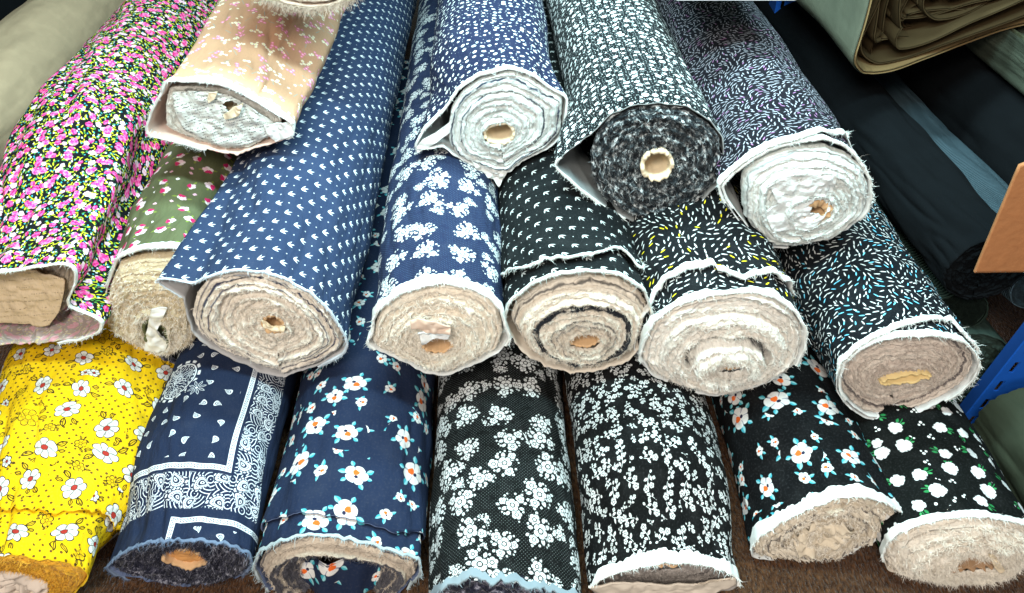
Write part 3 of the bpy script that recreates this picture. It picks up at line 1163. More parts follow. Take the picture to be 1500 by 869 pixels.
r.end(end_mat('white_layered_end', TW_L, TW_M, (.05, .06, .07), [(.06, .01, .6)], seed=5.0, contrast=.2), (1188, 302, 25, 17, .15), n=8, amp=.006, hair=2200, fuzz=.001, prof=([0, .3, 1], [0, -.012, -.012]))
r.core(M_core, .010, proud=.005, ragged=.003, seed=8)
sheet('paper_wrap', [(1128, 275), (1150, 256), (1185, 248), (1222, 250), (1226, 262), (1218, 290), (1208, 318), (1190, 335), (1165, 338), (1132, 340), (1120, 312), (1140, 300)], r.y - .018, M_white_paper, r.root, crumple=.006, seed=3, hole=((1188, 302), (1219, 302)))

# ------------------------------------------------------------------ MIDDLE ROW
# pink millefleur
r = Roll(.75, [(-95, 440), (-60, 410), (0, 401), (60, 393), (96, 391), (104, 405), (100, 430), (95, 455), (80, 478), (40, 488), (0, 490), (-60, 485), (-90, 465)],
         'black roll crowded with small pink roses, buff paper label in its hollow end',
         cloth=[(-112, 440), (-70, 405), (0, 398), (35, 392), (69, 386), (100, 383), (113, 391), (111, 414), (101, 435), (103, 445), (114, 451), (150, 466), (148, 482), (121, 493), (69, 501), (0, 502), (-60, 496), (-105, 470)],
         ctr=(10, 446), seed=5, tr=.40, fs=1.0, ax=(.015, 0), wr=2.6, L=1.35, round_=1.0)
M = pat_pink('pink_rose_print', 1.0, k_=1.15)
r.tube('printed_cloth', M, pat_pink('pink_faded_reverse', 1.0, .72, k_=1.15), rag=.004)
r.strip('selvedge', M_selv, -1.0, 2.6, .005)
r.end(end_mat('buff_roll_end', (.52, .44, .35), (.34, .28, .22), (.06, .05, .05), [(.2, .02, .4)], seed=6.0), (0, 445, 26, 16), n=6, back=.035, cone=.02, amp=.003, hair=2500)
r.core(M_core, seed=9)
sheet('paper_label', [(-40, 405), (0, 404), (38, 400), (92, 414), (93, 432), (88, 455), (75, 472), (40, 469), (-40, 466)], r.y + .022, M_label, r.root, crumple=.004, seed=5, tilt=(0, .2))

# olive
r = Roll(.80, [(152, 462), (160, 420), (168, 398), (176, 381), (207, 374), (255, 371), (285, 385), (300, 420), (298, 460), (290, 493), (262, 507), (235, 505), (204, 495), (173, 478)],
         'olive green roll with sparse pink blossoms, squeezed between pink and navy rolls',
         cloth=[(150, 462), (158, 420), (166, 396), (174, 374), (207, 362), (255, 358), (288, 378), (303, 420), (300, 462), (292, 496), (262, 510), (235, 508), (204, 498), (170, 480)],
         seed=6, tr=.16, fs=1.0, L=1.25, round_=1.0)
M = pat_olive('olive_blossom_print', 1.0, k_=1.25)
r.tube('printed_cloth', M, M_cream)
r.strip('selvedge', M_selv, .6, 2.6, .012)
r.end(end_mat('cream_shag_end', (.68, .58, .40), (.46, .36, .22), (.12, .09, .06), [], seed=8.0), (236, 476, 17, 23, -.1), n=8, amp=.005, hair=7000, hl=(.004, .010), prof=([0, .25, 1], [.0, -.016, -.02]), fmat=M_fuzz)
r.core(M, .004, proud=.004, seed=3, depth=.05)
sheet('torn_white_lining', [(222, 453), (245, 452), (240, 462), (226, 468), (224, 490), (234, 500), (246, 502), (242, 514), (228, 517), (212, 512), (214, 490), (218, 470)], r.y - .026, M_selv, r.root, crumple=.006, seed=3)
sheet('tucked_cloth', [(226, 466), (240, 463), (251, 470), (248, 492), (240, 502), (226, 490)], r.y - .010, M, r.root, crumple=.004, seed=11)

# navy with white claw marks
r = Roll(.73, [(279, 462), (286, 431), (304, 407), (345, 395), (385, 398), (419, 410), (454, 428), (481, 455), (500, 487), (505, 500), (500, 510), (467, 529), (412, 546), (385, 540), (350, 522), (311, 505), (288, 485)],
         'big navy roll with rows of small white claw marks and a cream spindle shaped end',
         cloth=[(221, 405), (250, 404), (286, 412), (304, 403), (345, 392), (385, 395), (419, 406), (456, 425), (484, 453), (505, 486), (510, 501), (504, 513), (467, 533), (412, 551), (385, 544), (350, 527), (311, 509), (284, 487), (274, 460), (270, 430), (240, 415)],
         seed=7, tr=.42, fs=1.10, wr=1.2, L=1.3, ctr=(392, 470), round_=1.02, ax=(.01, 0))
M = pat_claw('navy_claw_print', (.022, .037, .080), (.72, .76, .78), 2.25, 1.5, .66, .35, .62, .075, k_=1.3)
r.tube('printed_cloth', M, M_greyrev)
r.strip('selvedge', plain_cloth('pale_blue_edge', (.50, .54, .58), .9), -1.0, 2.7, .003)
r.end(end_mat('cream_spindle_end', CR_L, CR_M, (.045, .05, .09), [(.13, .016, 1), (.24, .012, .9), (.05, .01, .8), (.45, .007, .6), (.32, .006, .6)], seed=9.0), (402, 472, 17, 13, -.1), n=9, amp=.006, seed=5, cone=-.004)
r.core(M_core, .004, seed=11, proud=.002)
sheet('torn_core_paper', [(383, 470), (392, 480), (408, 483), (418, 480), (416, 487), (400, 486), (386, 480)], r.y - .012, M_core_pale, r.root, crumple=.004, seed=13)

# navy with white flower clusters
r = Roll(.70, [(548, 486), (550, 469), (557, 455), (585, 433), (619, 420), (654, 416), (688, 423), (716, 438), (730, 452), (736, 472), (738, 486), (730, 510), (695, 528), (654, 545), (626, 542), (588, 521), (557, 509), (541, 498)],
         'navy roll with white flower clusters over pin dots, white banded cream end',
         cloth=[(546, 486), (547, 469), (555, 450), (583, 428), (619, 415), (654, 411), (688, 418), (718, 434), (733, 450), (739, 472), (747, 492), (733, 512), (697, 531), (654, 548), (624, 545), (586, 524), (555, 512), (537, 499)],
         seed=8, tr=.14, fs=.98, L=1.3)
M = pat_cluster('navy_white_cluster_print', (.014, .021, .054), 3.7, .74, 1.0, (.10, .20, .30), k_=1.45)
r.tube('printed_cloth', M, M_revw)
r.strip('selvedge', M_selv, -.25, 3.5, .017)
r.end(end_mat('cream_roll_end', (.80, .74, .63), (.66, .57, .45), (.10, .08, .08), [(.12, .006, .5), (.30, .008, .5), (.5, .008, .5)], seed=11.0), (641, 505, 23, 12, 0), n=8, amp=.006, hair=7500, hl=(.004, .011), seed=2, fmat=M_fuzz)
r.core(M_core, .0035, seed=12, proud=.002)
sheet('paper_tag', [(601, 470), (622, 468), (660, 480), (660, 489), (640, 490), (602, 480)], r.y - .018, simple('buff_tag_paper', (.62, .47, .37), .8, .15), r.root, crumple=.004, seed=2)
sheet('torn_core_paper', [(612, 488), (640, 486), (660, 487), (657, 495), (640, 494), (622, 500), (618, 508), (616, 497)], r.y - .012, M_white_paper, r.root, crumple=.006, seed=6)

# black with white crowns
r = Roll(.715, [(746, 472), (755, 452), (786, 428), (821, 414), (862, 410), (904, 416), (938, 435), (950, 455), (948, 483), (938, 504), (914, 524), (872, 540), (838, 541), (800, 531), (765, 507)],
         'black roll with rows of tiny white crowns, loose top layers over a ringed cream end',
         cloth=[(738, 470), (745, 440), (778, 412), (818, 398), (862, 393), (906, 398), (942, 420), (954, 455), (951, 485), (940, 507), (915, 527), (872, 543), (836, 544), (798, 534), (760, 510)],
         seed=9, tr=.12, fs=1.0, L=1.3)
M = pat_claw('black_crown_print', (.006, .008, .0085), (.66, .70, .68), 2.35, 1.75, .64, -.9, .72, .06, k_=1.3)
r.tube('printed_cloth', M, M_cream, rag=.005)
edge = r.trace([(726, 417), (734, 400), (779, 386), (821, 374), (879, 369), (907, 361), (928, 369), (938, 390), (948, 431)], .009)
r.tube('loose_layer', M, M_revd, start=edge, offr=.009)
M_fray = plain_cloth('pale_frayed_edge', (.55, .58, .55), .95)
r.strip('selvedge', M_fray, .2, 2.95, .004, start=edge, offr=.011, rag=.004)
r.strip('selvedge', M_fray, -.2, 3.3, .005)
r.end(end_mat('ringed_cream_end', (.77, .72, .63), (.61, .53, .43), (.016, .018, .024), [(.40, .055, 1), (.06, .014, .8), (.68, .014, .8), (.80, .02, .6)], seed=13.0), (856, 497, 23, 11, 0), n=9, amp=.006, hair=8000, hl=(.003, .009), seed=8, prof=([0, .15, .4, 1], [.012, 0, -.004, -.002]))
r.core(M_core, .0035, seed=13, proud=.001)

# black with yellow dashes
r = Roll(.70, [(938, 521), (947, 493), (959, 468), (986, 447), (1028, 433), (1073, 426), (1097, 425), (1128, 432), (1159, 452), (1176, 479), (1174, 506), (1163, 529), (1128, 553), (1089, 568), (1050, 577), (1024, 573), (986, 562), (955, 545)],
         'black roll with white and yellow dashes, two loose white edged layers on top',
         seed=10, tr=.14, fs=1.0, L=1.3, wr=2.2)
M = pat_dash('yellow_dash_print', (.005, .0065, .0075), (.72, .60, .02), .17, .92, 2.0, k_=1.15)
r.tube('printed_cloth', M, M_revw)
edge = r.trace([(950, 452), (954, 438), (962, 421), (986, 400), (1020, 388), (1045, 381), (1049, 390), (1058, 391), (1089, 405), (1128, 424), (1150, 440)], .007)
r.tube('loose_layer', M, M_revw, start=edge, offr=.007)
r.strip('selvedge', M_selv, .3, 2.95, .010, start=edge, offr=.009)
r.strip('selvedge', M_selv, -.3, 3.4, .012)
r.end(end_mat('white_cream_end', (.78, .75, .69), (.60, .54, .46), (.03, .03, .035), [(.64, .02, .9), (.07, .008, .6), (.25, .006, .4)], seed=15.0, contrast=.3), (1066, 527, 22, 4, .12), n=6, amp=.008, hair=9000, hl=(.004, .011), seed=4, prof=([0, .55, .62, .7, 1], [0, -.01, .016, -.022, -.016]))
r.core(M_core, .002, seed=14, proud=-.002, depth=.05)

# black with blue dashes
r = Roll(.664, [(1230, 549), (1237, 529), (1256, 510), (1291, 494), (1330, 489), (1373, 489), (1408, 498), (1425, 518), (1429, 533), (1416, 557), (1388, 580), (1346, 599), (1299, 610), (1268, 605), (1244, 588), (1231, 568)],
         'black roll with white and sky blue dashes, white rimmed end with crushed core',
         seed=11, tr=.14, fs=1.02, L=1.3)
M = pat_dash('blue_dash_print', (.004, .006, .008), (.16, .52, .70), .26, .86, 3.0, k_=1.1)
r.tube('printed_cloth', M, M_revw)
edge = r.trace([(1233, 537), (1244, 514), (1283, 487), (1322, 471), (1361, 463), (1392, 465), (1404, 479), (1412, 490)], .005)
r.tube('loose_layer', M, M_revw, start=edge, offr=.005)
r.strip('selvedge', M_selv, .4, 3.0, .007, start=edge, offr=.007)
r.strip('selvedge', M_selv, -.55, 3.7, .009)
r.end(end_mat('taupe_roll_end', (.68, .60, .52), (.46, .38, .325), (.04, .035, .045), [(.13, .03, .8), (.22, .01, .5)], seed=17.0), (1327, 557, 36, 6, .22), n=9, amp=.004, hair=7000, seed=6, prof=([0, .12, 1], [0, .014, .01]))
r.core(simple('yellow_cardboard_core', (.70, .52, .24), .8, .2), .003, proud=.010, seed=15, depth=.06)

# ------------------------------------------------------------------ BOTTOM ROW
# yellow
r = Roll(.453, [(-75, 850), (-60, 822), (0, 809), (27, 811), (89, 818), (126, 834), (128, 846), (112, 862), (85, 884), (30, 900), (-40, 892), (-70, 872)],
         'bright yellow roll with white daisies and brown dots, torn sheet over its top',
         seed=12, wr=2.4, tr=.16, fs=1.26, L=1.3, round_=.68, ax=(-.10, 0))
M = pat_yellow('yellow_daisy_print', 2.0, k_=1.42)
M_yrev = plain_cloth('yellow_reverse', (.72, .48, .03), .9)
r.tube('printed_cloth', M, M_yrev, rag=.004)
edge = r.trace([(-80, 736), (-40, 737), (0, 739), (67, 744), (130, 744), (155, 750)], .007)
r.tube('loose_layer', M, M_yrev, start=edge, offr=.006, rag=.006, t0=-.12, t1=3.6,
       flare=lambda T, sv: .030 * np.clip((.62 - T) / .74, 0, 1) ** 1.5 * (1 + .9 * vn(sv * 9, 3.3)) * np.clip((sv - .06) / .1, 0.25, 1))
M_yf = end_mat('orange_frayed_end', (.78, .46, .05), (.62, .30, .03), (.45, .20, .03), [(.3, .05, .6)], seed=19.0)
r.end(M_yf, (20, 856, 52, 20, 0), n=4, amp=.004, hair=9000, hl=(.004, .010), seed=7, fmat=M_yf)
r.core(simple('crumpled_buff_paper', (.62, .52, .42), .8, .2, 25), .004, proud=-.004, seed=16)
sheet('crumpled_filling', [(-38, 850), (0, 836), (45, 838), (76, 855), (66, 876), (20, 884), (-30, 874)], r.y + .004, simple('buff_filling', (.60, .51, .43), .85, .2, 25), r.root, crumple=.014, seed=5)

# bandana, navy
r = Roll(.482, [(159, 827), (181, 806), (210, 793), (250, 788), (291, 786), (336, 793), (365, 806), (369, 820), (353, 838), (313, 848), (268, 854), (224, 848), (197, 842), (176, 835)],
         'navy bandana print roll with white paisley borders and orange cardboard core',
         seed=13, tr=.14, fs=.97, L=1.3, round_=.82)
M = pat_bandana('navy_bandana_print', (.012, .020, .047), (.70, .74, .78), 13 * 37 + 6.3, 13 * 19 + 8.5)
BND = (r, M)
r.tube('printed_cloth', M, M_revn, rag=.004)
F13 = fuzzy_mat('dark_blue_shag', (.010, .011, .02), (.05, .05, .08), (.34, .34, .40))
r.strip('selvedge', plain_cloth('blue_frayed_edge', (.13, .17, .25), .95), -.4, 3.6, .004, rag=.003)
r.end(F13, (273, 813, 32, 15, 0), n=7, amp=.006, hair=9000, hl=(.004, .011), seed=9, prof=([0, .5, 1], [0, .006, .0]))
r.core(M_core, .004, proud=.006, seed=17, depth=.05)
sheet('core_plug', [(245, 812), (258, 801), (280, 798), (298, 803), (302, 815), (296, 826), (270, 827), (248, 824)], r.y + .002, simple('orange_cardboard_plug', (.55, .27, .09), .8, .25, 50), r.root, crumple=.004, seed=15)

# navy with orange hearted flowers
r = Roll(.474, [(378, 827), (386, 810), (409, 793), (448, 784), (490, 786), (541, 796), (588, 809), (612, 819), (613, 835), (592, 855), (560, 876), (500, 888), (440, 882), (400, 858)],
         'navy roll with white orange hearted flowers and teal leaves',
         cloth=[(373, 827), (381, 805), (409, 787), (448, 778), (490, 780), (541, 791), (588, 804), (615, 816), (616, 836), (594, 857), (562, 879), (500, 891), (438, 885), (394, 858)],
         seed=14, tr=.12, fs=.98, L=1.3, round_=.84)
M = pat_orange('navy_orange_flower_print', (.012, .020, .047), 1.0, k_=1.62)
r.tube('printed_cloth', M, M_revn, rag=.004)
edge = r.trace([(385, 775), (400, 762), (420, 752), (470, 748), (520, 757), (580, 775), (612, 790)], .005)
r.tube('loose_layer', M, M_revn, start=edge, offr=.005, rag=.003)
r.strip('selvedge', plain_cloth('teal_grey_edge', (.36, .42, .44), .95), -.3, 3.5, .004, rag=.003)
r.end(end_mat('cream_navy_end', (.58, .50, .40), (.36, .30, .24), (.03, .035, .06), [(.05, .02, .8), (.40, .10, .9), (.75, .2, .9)], seed=21.0), (497, 850, 58, 24, 0), n=6, amp=.006, hair=7000, seed=3, prof=([0, .3, 1], [0, -.006, .02]))
# a tongue of the cloth droops out of the middle
q = np.linspace(0, 1, 30)[:, None]; w = np.linspace(-1, 1, 40)[None]
cc = at_y(492, 826, r.y + .012); dn = at_y(490, 905, r.y - .02)
X = cc[0] + w * (.062 - .008 * q) + 0 * q
Z = cc[2] + (dn[2] - cc[2]) * q - .010 * w ** 2
Y = cc[1] + (dn[1] - cc[1]) * q + .016 * w ** 2 + .004 * np.sin(w * 9 + q * 3)
A = np.stack([X + 0 * Z, Y + 0 * X, Z + 0 * X], -1); B2 = A.copy(); B2[..., 1] += .003
V = np.concatenate([A.reshape(-1, 3), B2.reshape(-1, 3)])
mesh('inner_layer', V, np.concatenate([gridf(30, 40, True), gridf(30, 40) + 1200]), M, r.root, np.concatenate([np.stack([X + 0 * q, Z + 0 * w], -1).reshape(-1, 2)] * 2))

# black with white flower clusters
r = Roll(.427, [(632, 876), (650, 854), (690, 843), (740, 846), (800, 859), (845, 872), (850, 890), (820, 920), (740, 935), (660, 925), (630, 900)],
         'black roll with large white flower clusters over pin dots, dark frayed end',
         seed=15, tr=.12, fs=1.04, L=1.3, round_=.84)
M = pat_cluster('black_white_cluster_print', (.0035, .004, .004), 3.2, .74, 5.0, (.22, .26, .25), k_=1.5)
r.tube('printed_cloth', M, M_revd, rag=.004)
r.strip('selvedge', plain_cloth('grey_frayed_edge', (.22, .27, .30), .95), -.3, 3.5, .010, rag=.006)
r.end(F13, (740, 892, 26, 14), n=7, amp=.006, hair=4000, seed=10)
r.core(M_core, seed=18)

# black with small white sprigs
r = Roll(.467, [(862, 857), (880, 843), (921, 828), (972, 818), (1023, 821), (1063, 832), (1078, 843), (1076, 856), (1040, 868), (955, 872), (880, 868)],
         'black roll with a dense little white sprig print and wide white selvedge',
         seed=16, tr=.13, fs=1.05, L=1.3, round_=.84)
M = pat_sprig('black_sprig_print', (.0035, .004, .004), 1.0, k_=1.12)
r.tube('printed_cloth', M, plain_cloth('taupe_reverse', (.26, .24, .22), .9))
r.strip('selvedge', M_selv, -.1, 3.25, .016)
r.end(end_mat('taupe_flat_end', (.40, .36, .33), (.25, .22, .20), (.06, .05, .05), [(.2, .05, .6), (.5, .05, .5)], seed=23.0), (975, 852, 30, 6), n=4, back=.012, cone=.01, amp=.003, hair=2500)
r.core(M_core, .002, seed=19, proud=-.002)
sheet('lower_lip', [(862, 860), (900, 855), (975, 858), (1040, 856), (1078, 848), (1079, 858), (1040, 871), (960, 876), (880, 873)], r.y - .006, M_cream, r.root, crumple=.003, seed=4)

# black with orange hearted flowers
r = Roll(.525, [(1101, 800), (1110, 788), (1143, 765), (1186, 744), (1228, 729), (1262, 727), (1296, 736), (1320, 752), (1322, 763), (1305, 774), (1262, 795), (1228, 814), (1211, 820), (1165, 818), (1126, 813), (1104, 811)],
         'black roll with white orange hearted flowers and teal leaves, crumpled cream end',
         cloth=[(1097, 800), (1108, 783), (1143, 759), (1186, 738), (1228, 723), (1262, 721), (1296, 731), (1323, 748), (1328, 764), (1306, 776), (1262, 797), (1228, 817), (1211, 823), (1165, 821), (1124, 816), (1101, 814)],
         seed=17, tr=.14, fs=1.03, L=1.3, round_=.82)
M = pat_orange('black_orange_flower_print', (.0035, .004, .0045), 5.0, 4.3, k_=1.55)
r.tube('printed_cloth', M, M_revw)
r.strip('selvedge', M_selv, -.1, 3.5, .016)
r.end(end_mat('crumpled_cream_end', (.70, .63, .52), (.40, .33, .24), (.05, .045, .05), [(.25, .02, .8), (.5, .03, .7)], seed=25.0), (1206, 788, 20, 8, .3), n=6, amp=.008, hair=7000, seed=12, cone=.006, fuzz=.003, fmat=M_fuzz)
r.core(M_cream, .003, seed=20, proud=0)
sheet('crumpled_filling', [(1160, 790), (1190, 772), (1235, 768), (1252, 776), (1240, 792), (1205, 806), (1168, 806)], r.y - .004, simple('cream_filling', (.60, .52, .40), .9, .25, 40), r.root, crumple=.018, seed=6)

# black with green leaved flowers
r = Roll(.50, [(1292, 808), (1302, 786), (1322, 773), (1356, 760), (1398, 753), (1445, 753), (1500, 764), (1515, 782), (1510, 806), (1496, 820), (1466, 836), (1432, 843), (1390, 845), (1339, 841), (1300, 831)],
         'black roll with plain white blossoms and green leaves, shaggy cream end',
         seed=18, tr=.14, fs=.98, L=1.3, round_=.60)
M = pat_greenleaf('black_green_leaf_print', (.0035, .0045, .004), 1.0, k_=1.2)
r.tube('printed_cloth', M, M_cream)
r.strip('selvedge', M_selv, -.1, 3.4, .009)
r.end(end_mat('shaggy_cream_end', (.80, .75, .66), (.60, .52, .42), (.16, .13, .09), [(.05, .01, .5)], seed=27.0, contrast=.3), (1425, 820, 36, 11, .08), n=6, amp=.007, hair=11000, hl=(.004, .012), seed=13, prof=([0, .4, 1], [0, -.014, -.004]), fmat=M_fuzz)
r.core(simple('torn_brown_core', (.36, .22, .12), .85, .3), .004, ragged=.008, proud=.006, seed=21)
sheet('torn_core_paper', [(1448, 812), (1456, 812), (1466, 826), (1476, 842), (1470, 846), (1458, 834)], r.y - .016, M_core_pale, r.root, crumple=.005, seed=16)

# dark bandana roll deep between the yellow and navy rolls
r = Roll(.80, [(180, 590), (186, 545), (210, 520), (245, 515), (272, 535), (278, 590), (250, 625), (205, 627)],
         'black bandana print roll deep in the gap behind the torn yellow sheet', seed=19, tr=.1, fs=1.0, L=1.1)
M = pat_bandana('black_bandana_print', (.010, .010, .012), (.40, .42, .44), 19 * 37 + 3.0, 19 * 19 + 14.0, 3.0)
r.tube('printed_cloth', M, M_revd)
r.end(F13, (228, 572, 16, 12), n=6, amp=.004, hair=1500)
r.core(M_core, seed=22)


# ------------------------------------------------------------------ plain rolls at the sides (placed in metres)
def plain_roll(x, z, rad, y, L, mat, label, seed, squash=1.0, emat=None, name='fabric_roll', wr=1.4, ax=(0, 0), group='plain cloth rolls at the sides'):
    # a circle described as an outline on its own end plane
    r = Roll.__new__(Roll)
    r.y, r.seed, r.L, r.wr, r.fab = y, seed, L, wr, None
    r.C = np.array([x, z]); r.a = rad; r.b = rad * squash
    r.rd = np.full(NT + 1, rad) * (1 + .03 * vn(np.cos(TH) * 2 + seed, np.sin(TH) * 2))
    r.rd[-1] = r.rd[0]
    r.rc = r.rd * 1.02
    r.ax = (VPDIR[0] + ax[0], VPDIR[1] + ax[1]); r.af = rad; r.bf = rad * squash; r.tr = .1; r.shift = np.zeros(2)
    r.root = thing(name, (x, y, z - rad * squash), label, 'fabric roll', group)
    r.tube('plain_cloth', mat, mat)
    px = proj(np.array([x, y, z]))
    r.end(emat or mat, (px[0], px[1], 3, 2), n=8, amp=.003, hair=0)
    return r


M_black = plain_cloth('black_cloth', (.0026, .0034, .0042), .95)
M_black2 = plain_cloth('soft_black_cloth', (.0030, .0037, .0045), .95)
plain_roll(-.955, .285, .086, .55, 1.6, plain_cloth('beige_cloth', (.37, .28, .18), .75), 'plain beige roll at the far left beside the pink rose roll', 31)
plain_roll(-1.20, .27, .10, .60, 1.6, M_black2, 'plain black roll in the upper left corner beyond the beige roll', 32)
plain_roll(.640, .300, .054, .78, 1.3, M_black, 'plain black roll right of the mauve and blue dash rolls', 33)
plain_roll(.752, .255, .046, .80, 1.4, plain_cloth('slate_cloth', (.060, .095, .115), .8, .35), 'slim slate grey roll in the groove between two black rolls', 34)
plain_roll(.884, .298, .100, .80, 1.4, M_black2, 'plain black roll right of the slim slate grey roll', 35)
plain_roll(1.105, .31, .10, .80, 1.4, M_black, 'plain black roll at the far right behind the green bundle', 36)
plain_roll(.647, .195, .044, .80, 1.2, plain_cloth('ribbed_green_cloth', (.020, .034, .026), .85, .55), 'slim ribbed dark green roll beside the blue dash roll', 37)
plain_roll(.675, .095, .080, .78, 1.2, plain_cloth('bottle_green_cloth', (.026, .042, .034), .8), 'smooth bottle green roll low behind the blue steel upright', 38)
plain_roll(.770, .077, .075, .40, .31, plain_cloth('olive_green_cloth', (.032, .039, .025), .8), 'dusty olive green roll at the lower right edge under the upright', 39)

# pale fluffy roll peeping in at the top edge
r = plain_roll(-.285, .655, .105, 1.055, .9, plain_cloth('fawn_cloth', (.50, .40, .32), .85), 'fawn roll with a fluffy end at the top edge above the peach roll', 40,
               emat=end_mat('fluffy_fawn_end', (.66, .56, .48), (.46, .38, .32), (.2, .15, .12), [], seed=30.0))
hn = 3500
ta = rng.uniform(-PI * .95, -.05, hn)
Pb = r.surf(ta, np.full(hn, .0)); Pb[:, 1] -= .004
hairs('fluffy_edge', Pb, np.stack([np.cos(ta) * .6, np.full(hn, -.7), np.sin(ta) * .6], -1) + rng.normal(0, .5, (hn, 3)), rng.uniform(.006, .018, hn), .0004, r.root.children[0].data.materials[0], r.root, np.stack([ta, ta], -1))


# ------------------------------------------------------------------ folded khaki bundles on the plain rolls
def bundle(x0, z0, y0, n, rad, w, h, rise, L, mats, label, seed, gap=.017):
    root = thing('folded_cloth', (x0 + w / 2, y0, z0), label, 'folded cloth', 'folded cloth bundles')
    for k in range(n):
        o = k * gap * (1 + .25 * math.sin(k * 2.1)) + (gap if k else 0)
        rr = max(rad - o * .6, .02)
        m = 70
        q = np.linspace(0, 1, m)
        # down the left side, round the corner, along the bottom, rising to the right
        pl = []
        top = h - .02 * k
        for t in q:
            if t < .38:
                pl.append((x0 + o, z0 + top + (rr + o - top) * (t / .38)))
            elif t < .58:
                a = PI + (t - .38) / .20 * PI / 2
                pl.append((x0 + o + rr + rr * math.cos(a), z0 + o + rr + rr * math.sin(a)))
            else:
                e = (t - .58) / .42
                pl.append((x0 + o + rr + e * (w - rr - o), z0 + o + rise * e ** 1.3 * (1 - .35 * k / n)))
        pl = np.array(pl)
        wob = vn(q * 5 + seed, k * 3.1 + seed) * (.034 * min(k, 3) / 3 + .009) + vn(q * 13, k * 1.7 + seed) * .005
        wob = wob * (.25 + .75 * sm01((q - .25) / .35))
        d = np.gradient(pl, axis=0); d /= np.linalg.norm(d, axis=1, keepdims=True)
        nrm = np.stack([-d[:, 1], d[:, 0]], -1)
        pl = pl + nrm * wob[:, None]
        ys = np.concatenate([[0, .002, .01], np.linspace(.03, L, 14)])
        st = ((.004 + .035 * _h(k, seed, 3)) if k else 0.0) + (.020 if k else .030) * vn(q * 5, k + seed)
        th = .0026 if k else .0050
        A = np.empty((len(ys), m, 3)); Bq = np.empty_like(A)
        for i, yy in enumerate(ys):
            tt = th * min(1, .4 + i * .35)
            sway = vn(q * 3 + seed, yy * 6, 0) * .006
            A[i, :, 0] = pl[:, 0] + nrm[:, 0] * (sway - tt) + VPDIR[0] * yy; A[i, :, 2] = pl[:, 1] + nrm[:, 1] * (sway - tt)
            Bq[i, :, 0] = pl[:, 0] + nrm[:, 0] * (sway + tt) + VPDIR[0] * yy; Bq[i, :, 2] = pl[:, 1] + nrm[:, 1] * (sway + tt)
            A[i, :, 1] = Bq[i, :, 1] = y0 + st + yy
        nr = len(ys)
        V = np.concatenate([A.reshape(-1, 3), Bq.reshape(-1, 3)])
        i = np.arange(m - 1)
        e = np.stack([i, i + 1, i + 1 + nr * m, i + nr * m], -1)
        U = np.concatenate([np.stack(np.broadcast_arrays(q[None] * .5, ys[:, None]), -1).reshape(-1, 2)] * 2)
        mi = np.concatenate([np.zeros((nr - 1) * (m - 1), int), np.ones((nr - 1) * (m - 1) + len(e), int)])
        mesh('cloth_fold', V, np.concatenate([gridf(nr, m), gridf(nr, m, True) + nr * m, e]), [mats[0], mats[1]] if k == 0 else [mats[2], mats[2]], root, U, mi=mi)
    return root


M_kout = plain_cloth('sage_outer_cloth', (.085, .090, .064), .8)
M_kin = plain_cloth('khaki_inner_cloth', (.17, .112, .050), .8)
bundle(.535, .397, 1.15, 12, .05, .38, .36, .13, .62, (M_kout, M_kin, plain_cloth('shaded_khaki_fold', (.050, .033, .015), .85)), 'thick khaki folded cloth bundle at the upper right, its layers facing out', 3, .012)  # inner folds: khaki darkened, shade inside the bundle put into the colour
M_sout = plain_cloth('grey_green_cloth', (.055, .063, .045), .8)
bundle(.800, .402, 1.10, 5, .022, .30, .065, .012, .6, (M_sout, plain_cloth('dull_green_cloth', (.10, .11, .065), .8), M_sout), 'smaller grey green folded cloth at the right edge under the khaki bundle', 8, .006)

# ------------------------------------------------------------------ steel upright, card, shelf edge
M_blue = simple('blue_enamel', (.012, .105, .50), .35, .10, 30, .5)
M_blue_dark = simple('blue_enamel_side', (.008, .05, .22), .5, .1)  # darker blue, used on the side flanges


def upright(x, y, z0, z1, w, d, lean, label, n):
    """slotted angle post: two flanges, the front one punched with slots"""
    root = thing('steel_upright', (x, y, z0), label, 'steel post', 'blue steel uprights')
    th = .003
    import bmesh
    bm = bmesh.new()

    def bx(ax, ay, az, bx_, by, bz):
        vs = [bm.verts.new((a, b, c)) for a in (ax, bx_) for b in (ay, by) for c in (az, bz)]
        for f in ((0, 1, 3, 2), (4, 6, 7, 5), (0, 4, 5, 1), (2, 3, 7, 6), (0, 2, 6, 4), (1, 5, 7, 3)):
            bm.faces.new([vs[i] for i in f])
    H = z1 - z0
    sw, sh = .008, .022
    sx = .010
    bx(0, 0, 0, sx, th, H)
    bx(sx + sw, 0, 0, w, th, H)
    step = H / n
    for i in range(n):
        bx(sx, 0, i * step, sx + sw, th, (i + 1) * step - sh)
    for v in bm.verts:
        v.co.x += v.co.z * lean
    me = bpy.data.meshes.new('slotted_flange'); bm.normal_update(); bm.to_mesh(me); bm.free()
    link('slotted_flange', me, M_blue, root)
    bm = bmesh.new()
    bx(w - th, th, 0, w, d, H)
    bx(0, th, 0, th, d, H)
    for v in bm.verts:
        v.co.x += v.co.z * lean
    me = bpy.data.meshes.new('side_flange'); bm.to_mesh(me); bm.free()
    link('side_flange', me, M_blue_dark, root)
    return root


upright(.694, .735, 0.0, 1.05, .056, .022, .10, 'blue slotted steel upright beside the blue dash roll', 26)
upright(.585, 1.62, 0.0, 1.05, .06, .05, -.05, 'blue steel upright far back above the mauve dash roll', 24)

M_card = simple('brown_card', (.34, .135, .05), .85, .18, 90)
cp = [(1428, 400), (1446, 357), (1470, 300), (1489, 255), (1496, 240), (1640, 238), (1640, 397)]
o = sheet('cardboard_sheet', cp, .70, M_card, None, depth=.004, crumple=.0, origin=tuple(at_y(1530, 398, .70)))
tag(o, 'brown cardboard sheet fixed to the blue upright at the right edge', 'cardboard')

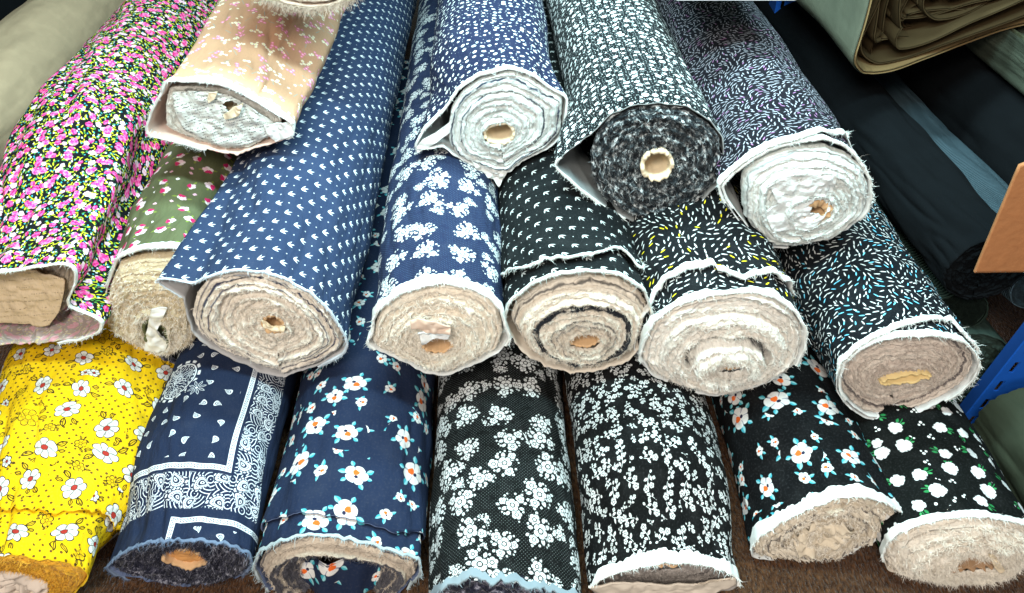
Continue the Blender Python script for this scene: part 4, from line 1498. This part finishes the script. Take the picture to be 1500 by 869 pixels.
wm = simple('white_enamel', (.80, .82, .82), .4, .05, 20)
o = box('shelf_board', (.322, 1.36, .554), (.176, .55, .022), wm, None, .004)
tag(o, 'white shelf board edge at the top edge above the black dotted rolls', 'shelf')

# ------------------------------------------------------------------ setting
n = 60
gx = np.linspace(-3, 3, n); gy = np.linspace(-1.2, 4, n)
GX, GY = np.meshgrid(gx, gy)
V = np.stack([GX, GY, fbm(GX * 6, GY * 6) * .002 - .002], -1).reshape(-1, 3)
fl = mesh('ground', V, gridf(n, n), mat_floor())
fl['kind'] = 'structure'
# short pile of the mat where it shows in front of the rolls
hn = 26000
P = np.stack([rng.uniform(-.75, .75, hn), rng.uniform(.32, .62, hn), np.zeros(hn) - .001], -1)
D = rng.normal(0, .5, (hn, 3)); D[:, 2] += .8
pile = hairs('mat_pile', P, D, rng.uniform(.004, .009, hn), .0006, fl.data.materials[0], None, P[:, :2])
pile['kind'] = 'stuff'
pile['label'] = 'short brown pile of the mat under the rolls'

# ------------------------------------------------------------------ light
w = bpy.data.worlds.new('World')
scn.world = w
w.use_nodes = True
bg = w.node_tree.nodes['Background']
bg.inputs[0].default_value = (.80, .90, 1.0, 1)
bg.inputs[1].default_value = .05


def area(name, loc, to, sx, sy, power, col, spread=PI):
    l = bpy.data.lights.new(name, 'AREA')
    l.shape = 'RECTANGLE'; l.size = sx; l.size_y = sy
    l.energy = power; l.color = col; l.spread = spread
    o = bpy.data.objects.new(name, l)
    COL.objects.link(o)
    o.location = loc
    o.rotation_euler = (Vector(to) - Vector(loc)).to_track_quat('-Z', 'Y').to_euler()
    return o


area('tube_lamp', (.05, .62, 1.30), (.08, 1.0, .4), 1.1, .08, 25, (.64, .95, 1.0))
area('rear_cool_fill', (.12, 1.15, 1.20), (.10, 1.30, .4), 1.0, .08, 28, (.64, .95, 1.0))  # added cool light to brighten the upper rolls, not a second real tube
area('shop_lamp', (-.35, -.55, 1.75), (-.05, .6, .15), .6, .4, 36, (1.0, .93, .84))
area('front_fill', (.1, -.5, .75), (.05, .7, .2), 1.0, .4, 8, (1.0, .95, .90))  # large soft fill added in front of the rolls

# ------------------------------------------------------------------ camera and view
cd = bpy.data.cameras.new('camera')
cd.sensor_width = 36
cd.lens = FPX / 1500 * 36
cd.clip_start = .01
cd.clip_end = 50
co = bpy.data.objects.new('camera', cd)
COL.objects.link(co)
co.location = CAMP
co.rotation_euler = (PI / 2 - PITCH, 0, 0)
scn.camera = co
scn.view_settings.view_transform = 'Standard'
scn.view_settings.look = 'None'
scn.view_settings.exposure = 0
scn.view_settings.gamma = 1
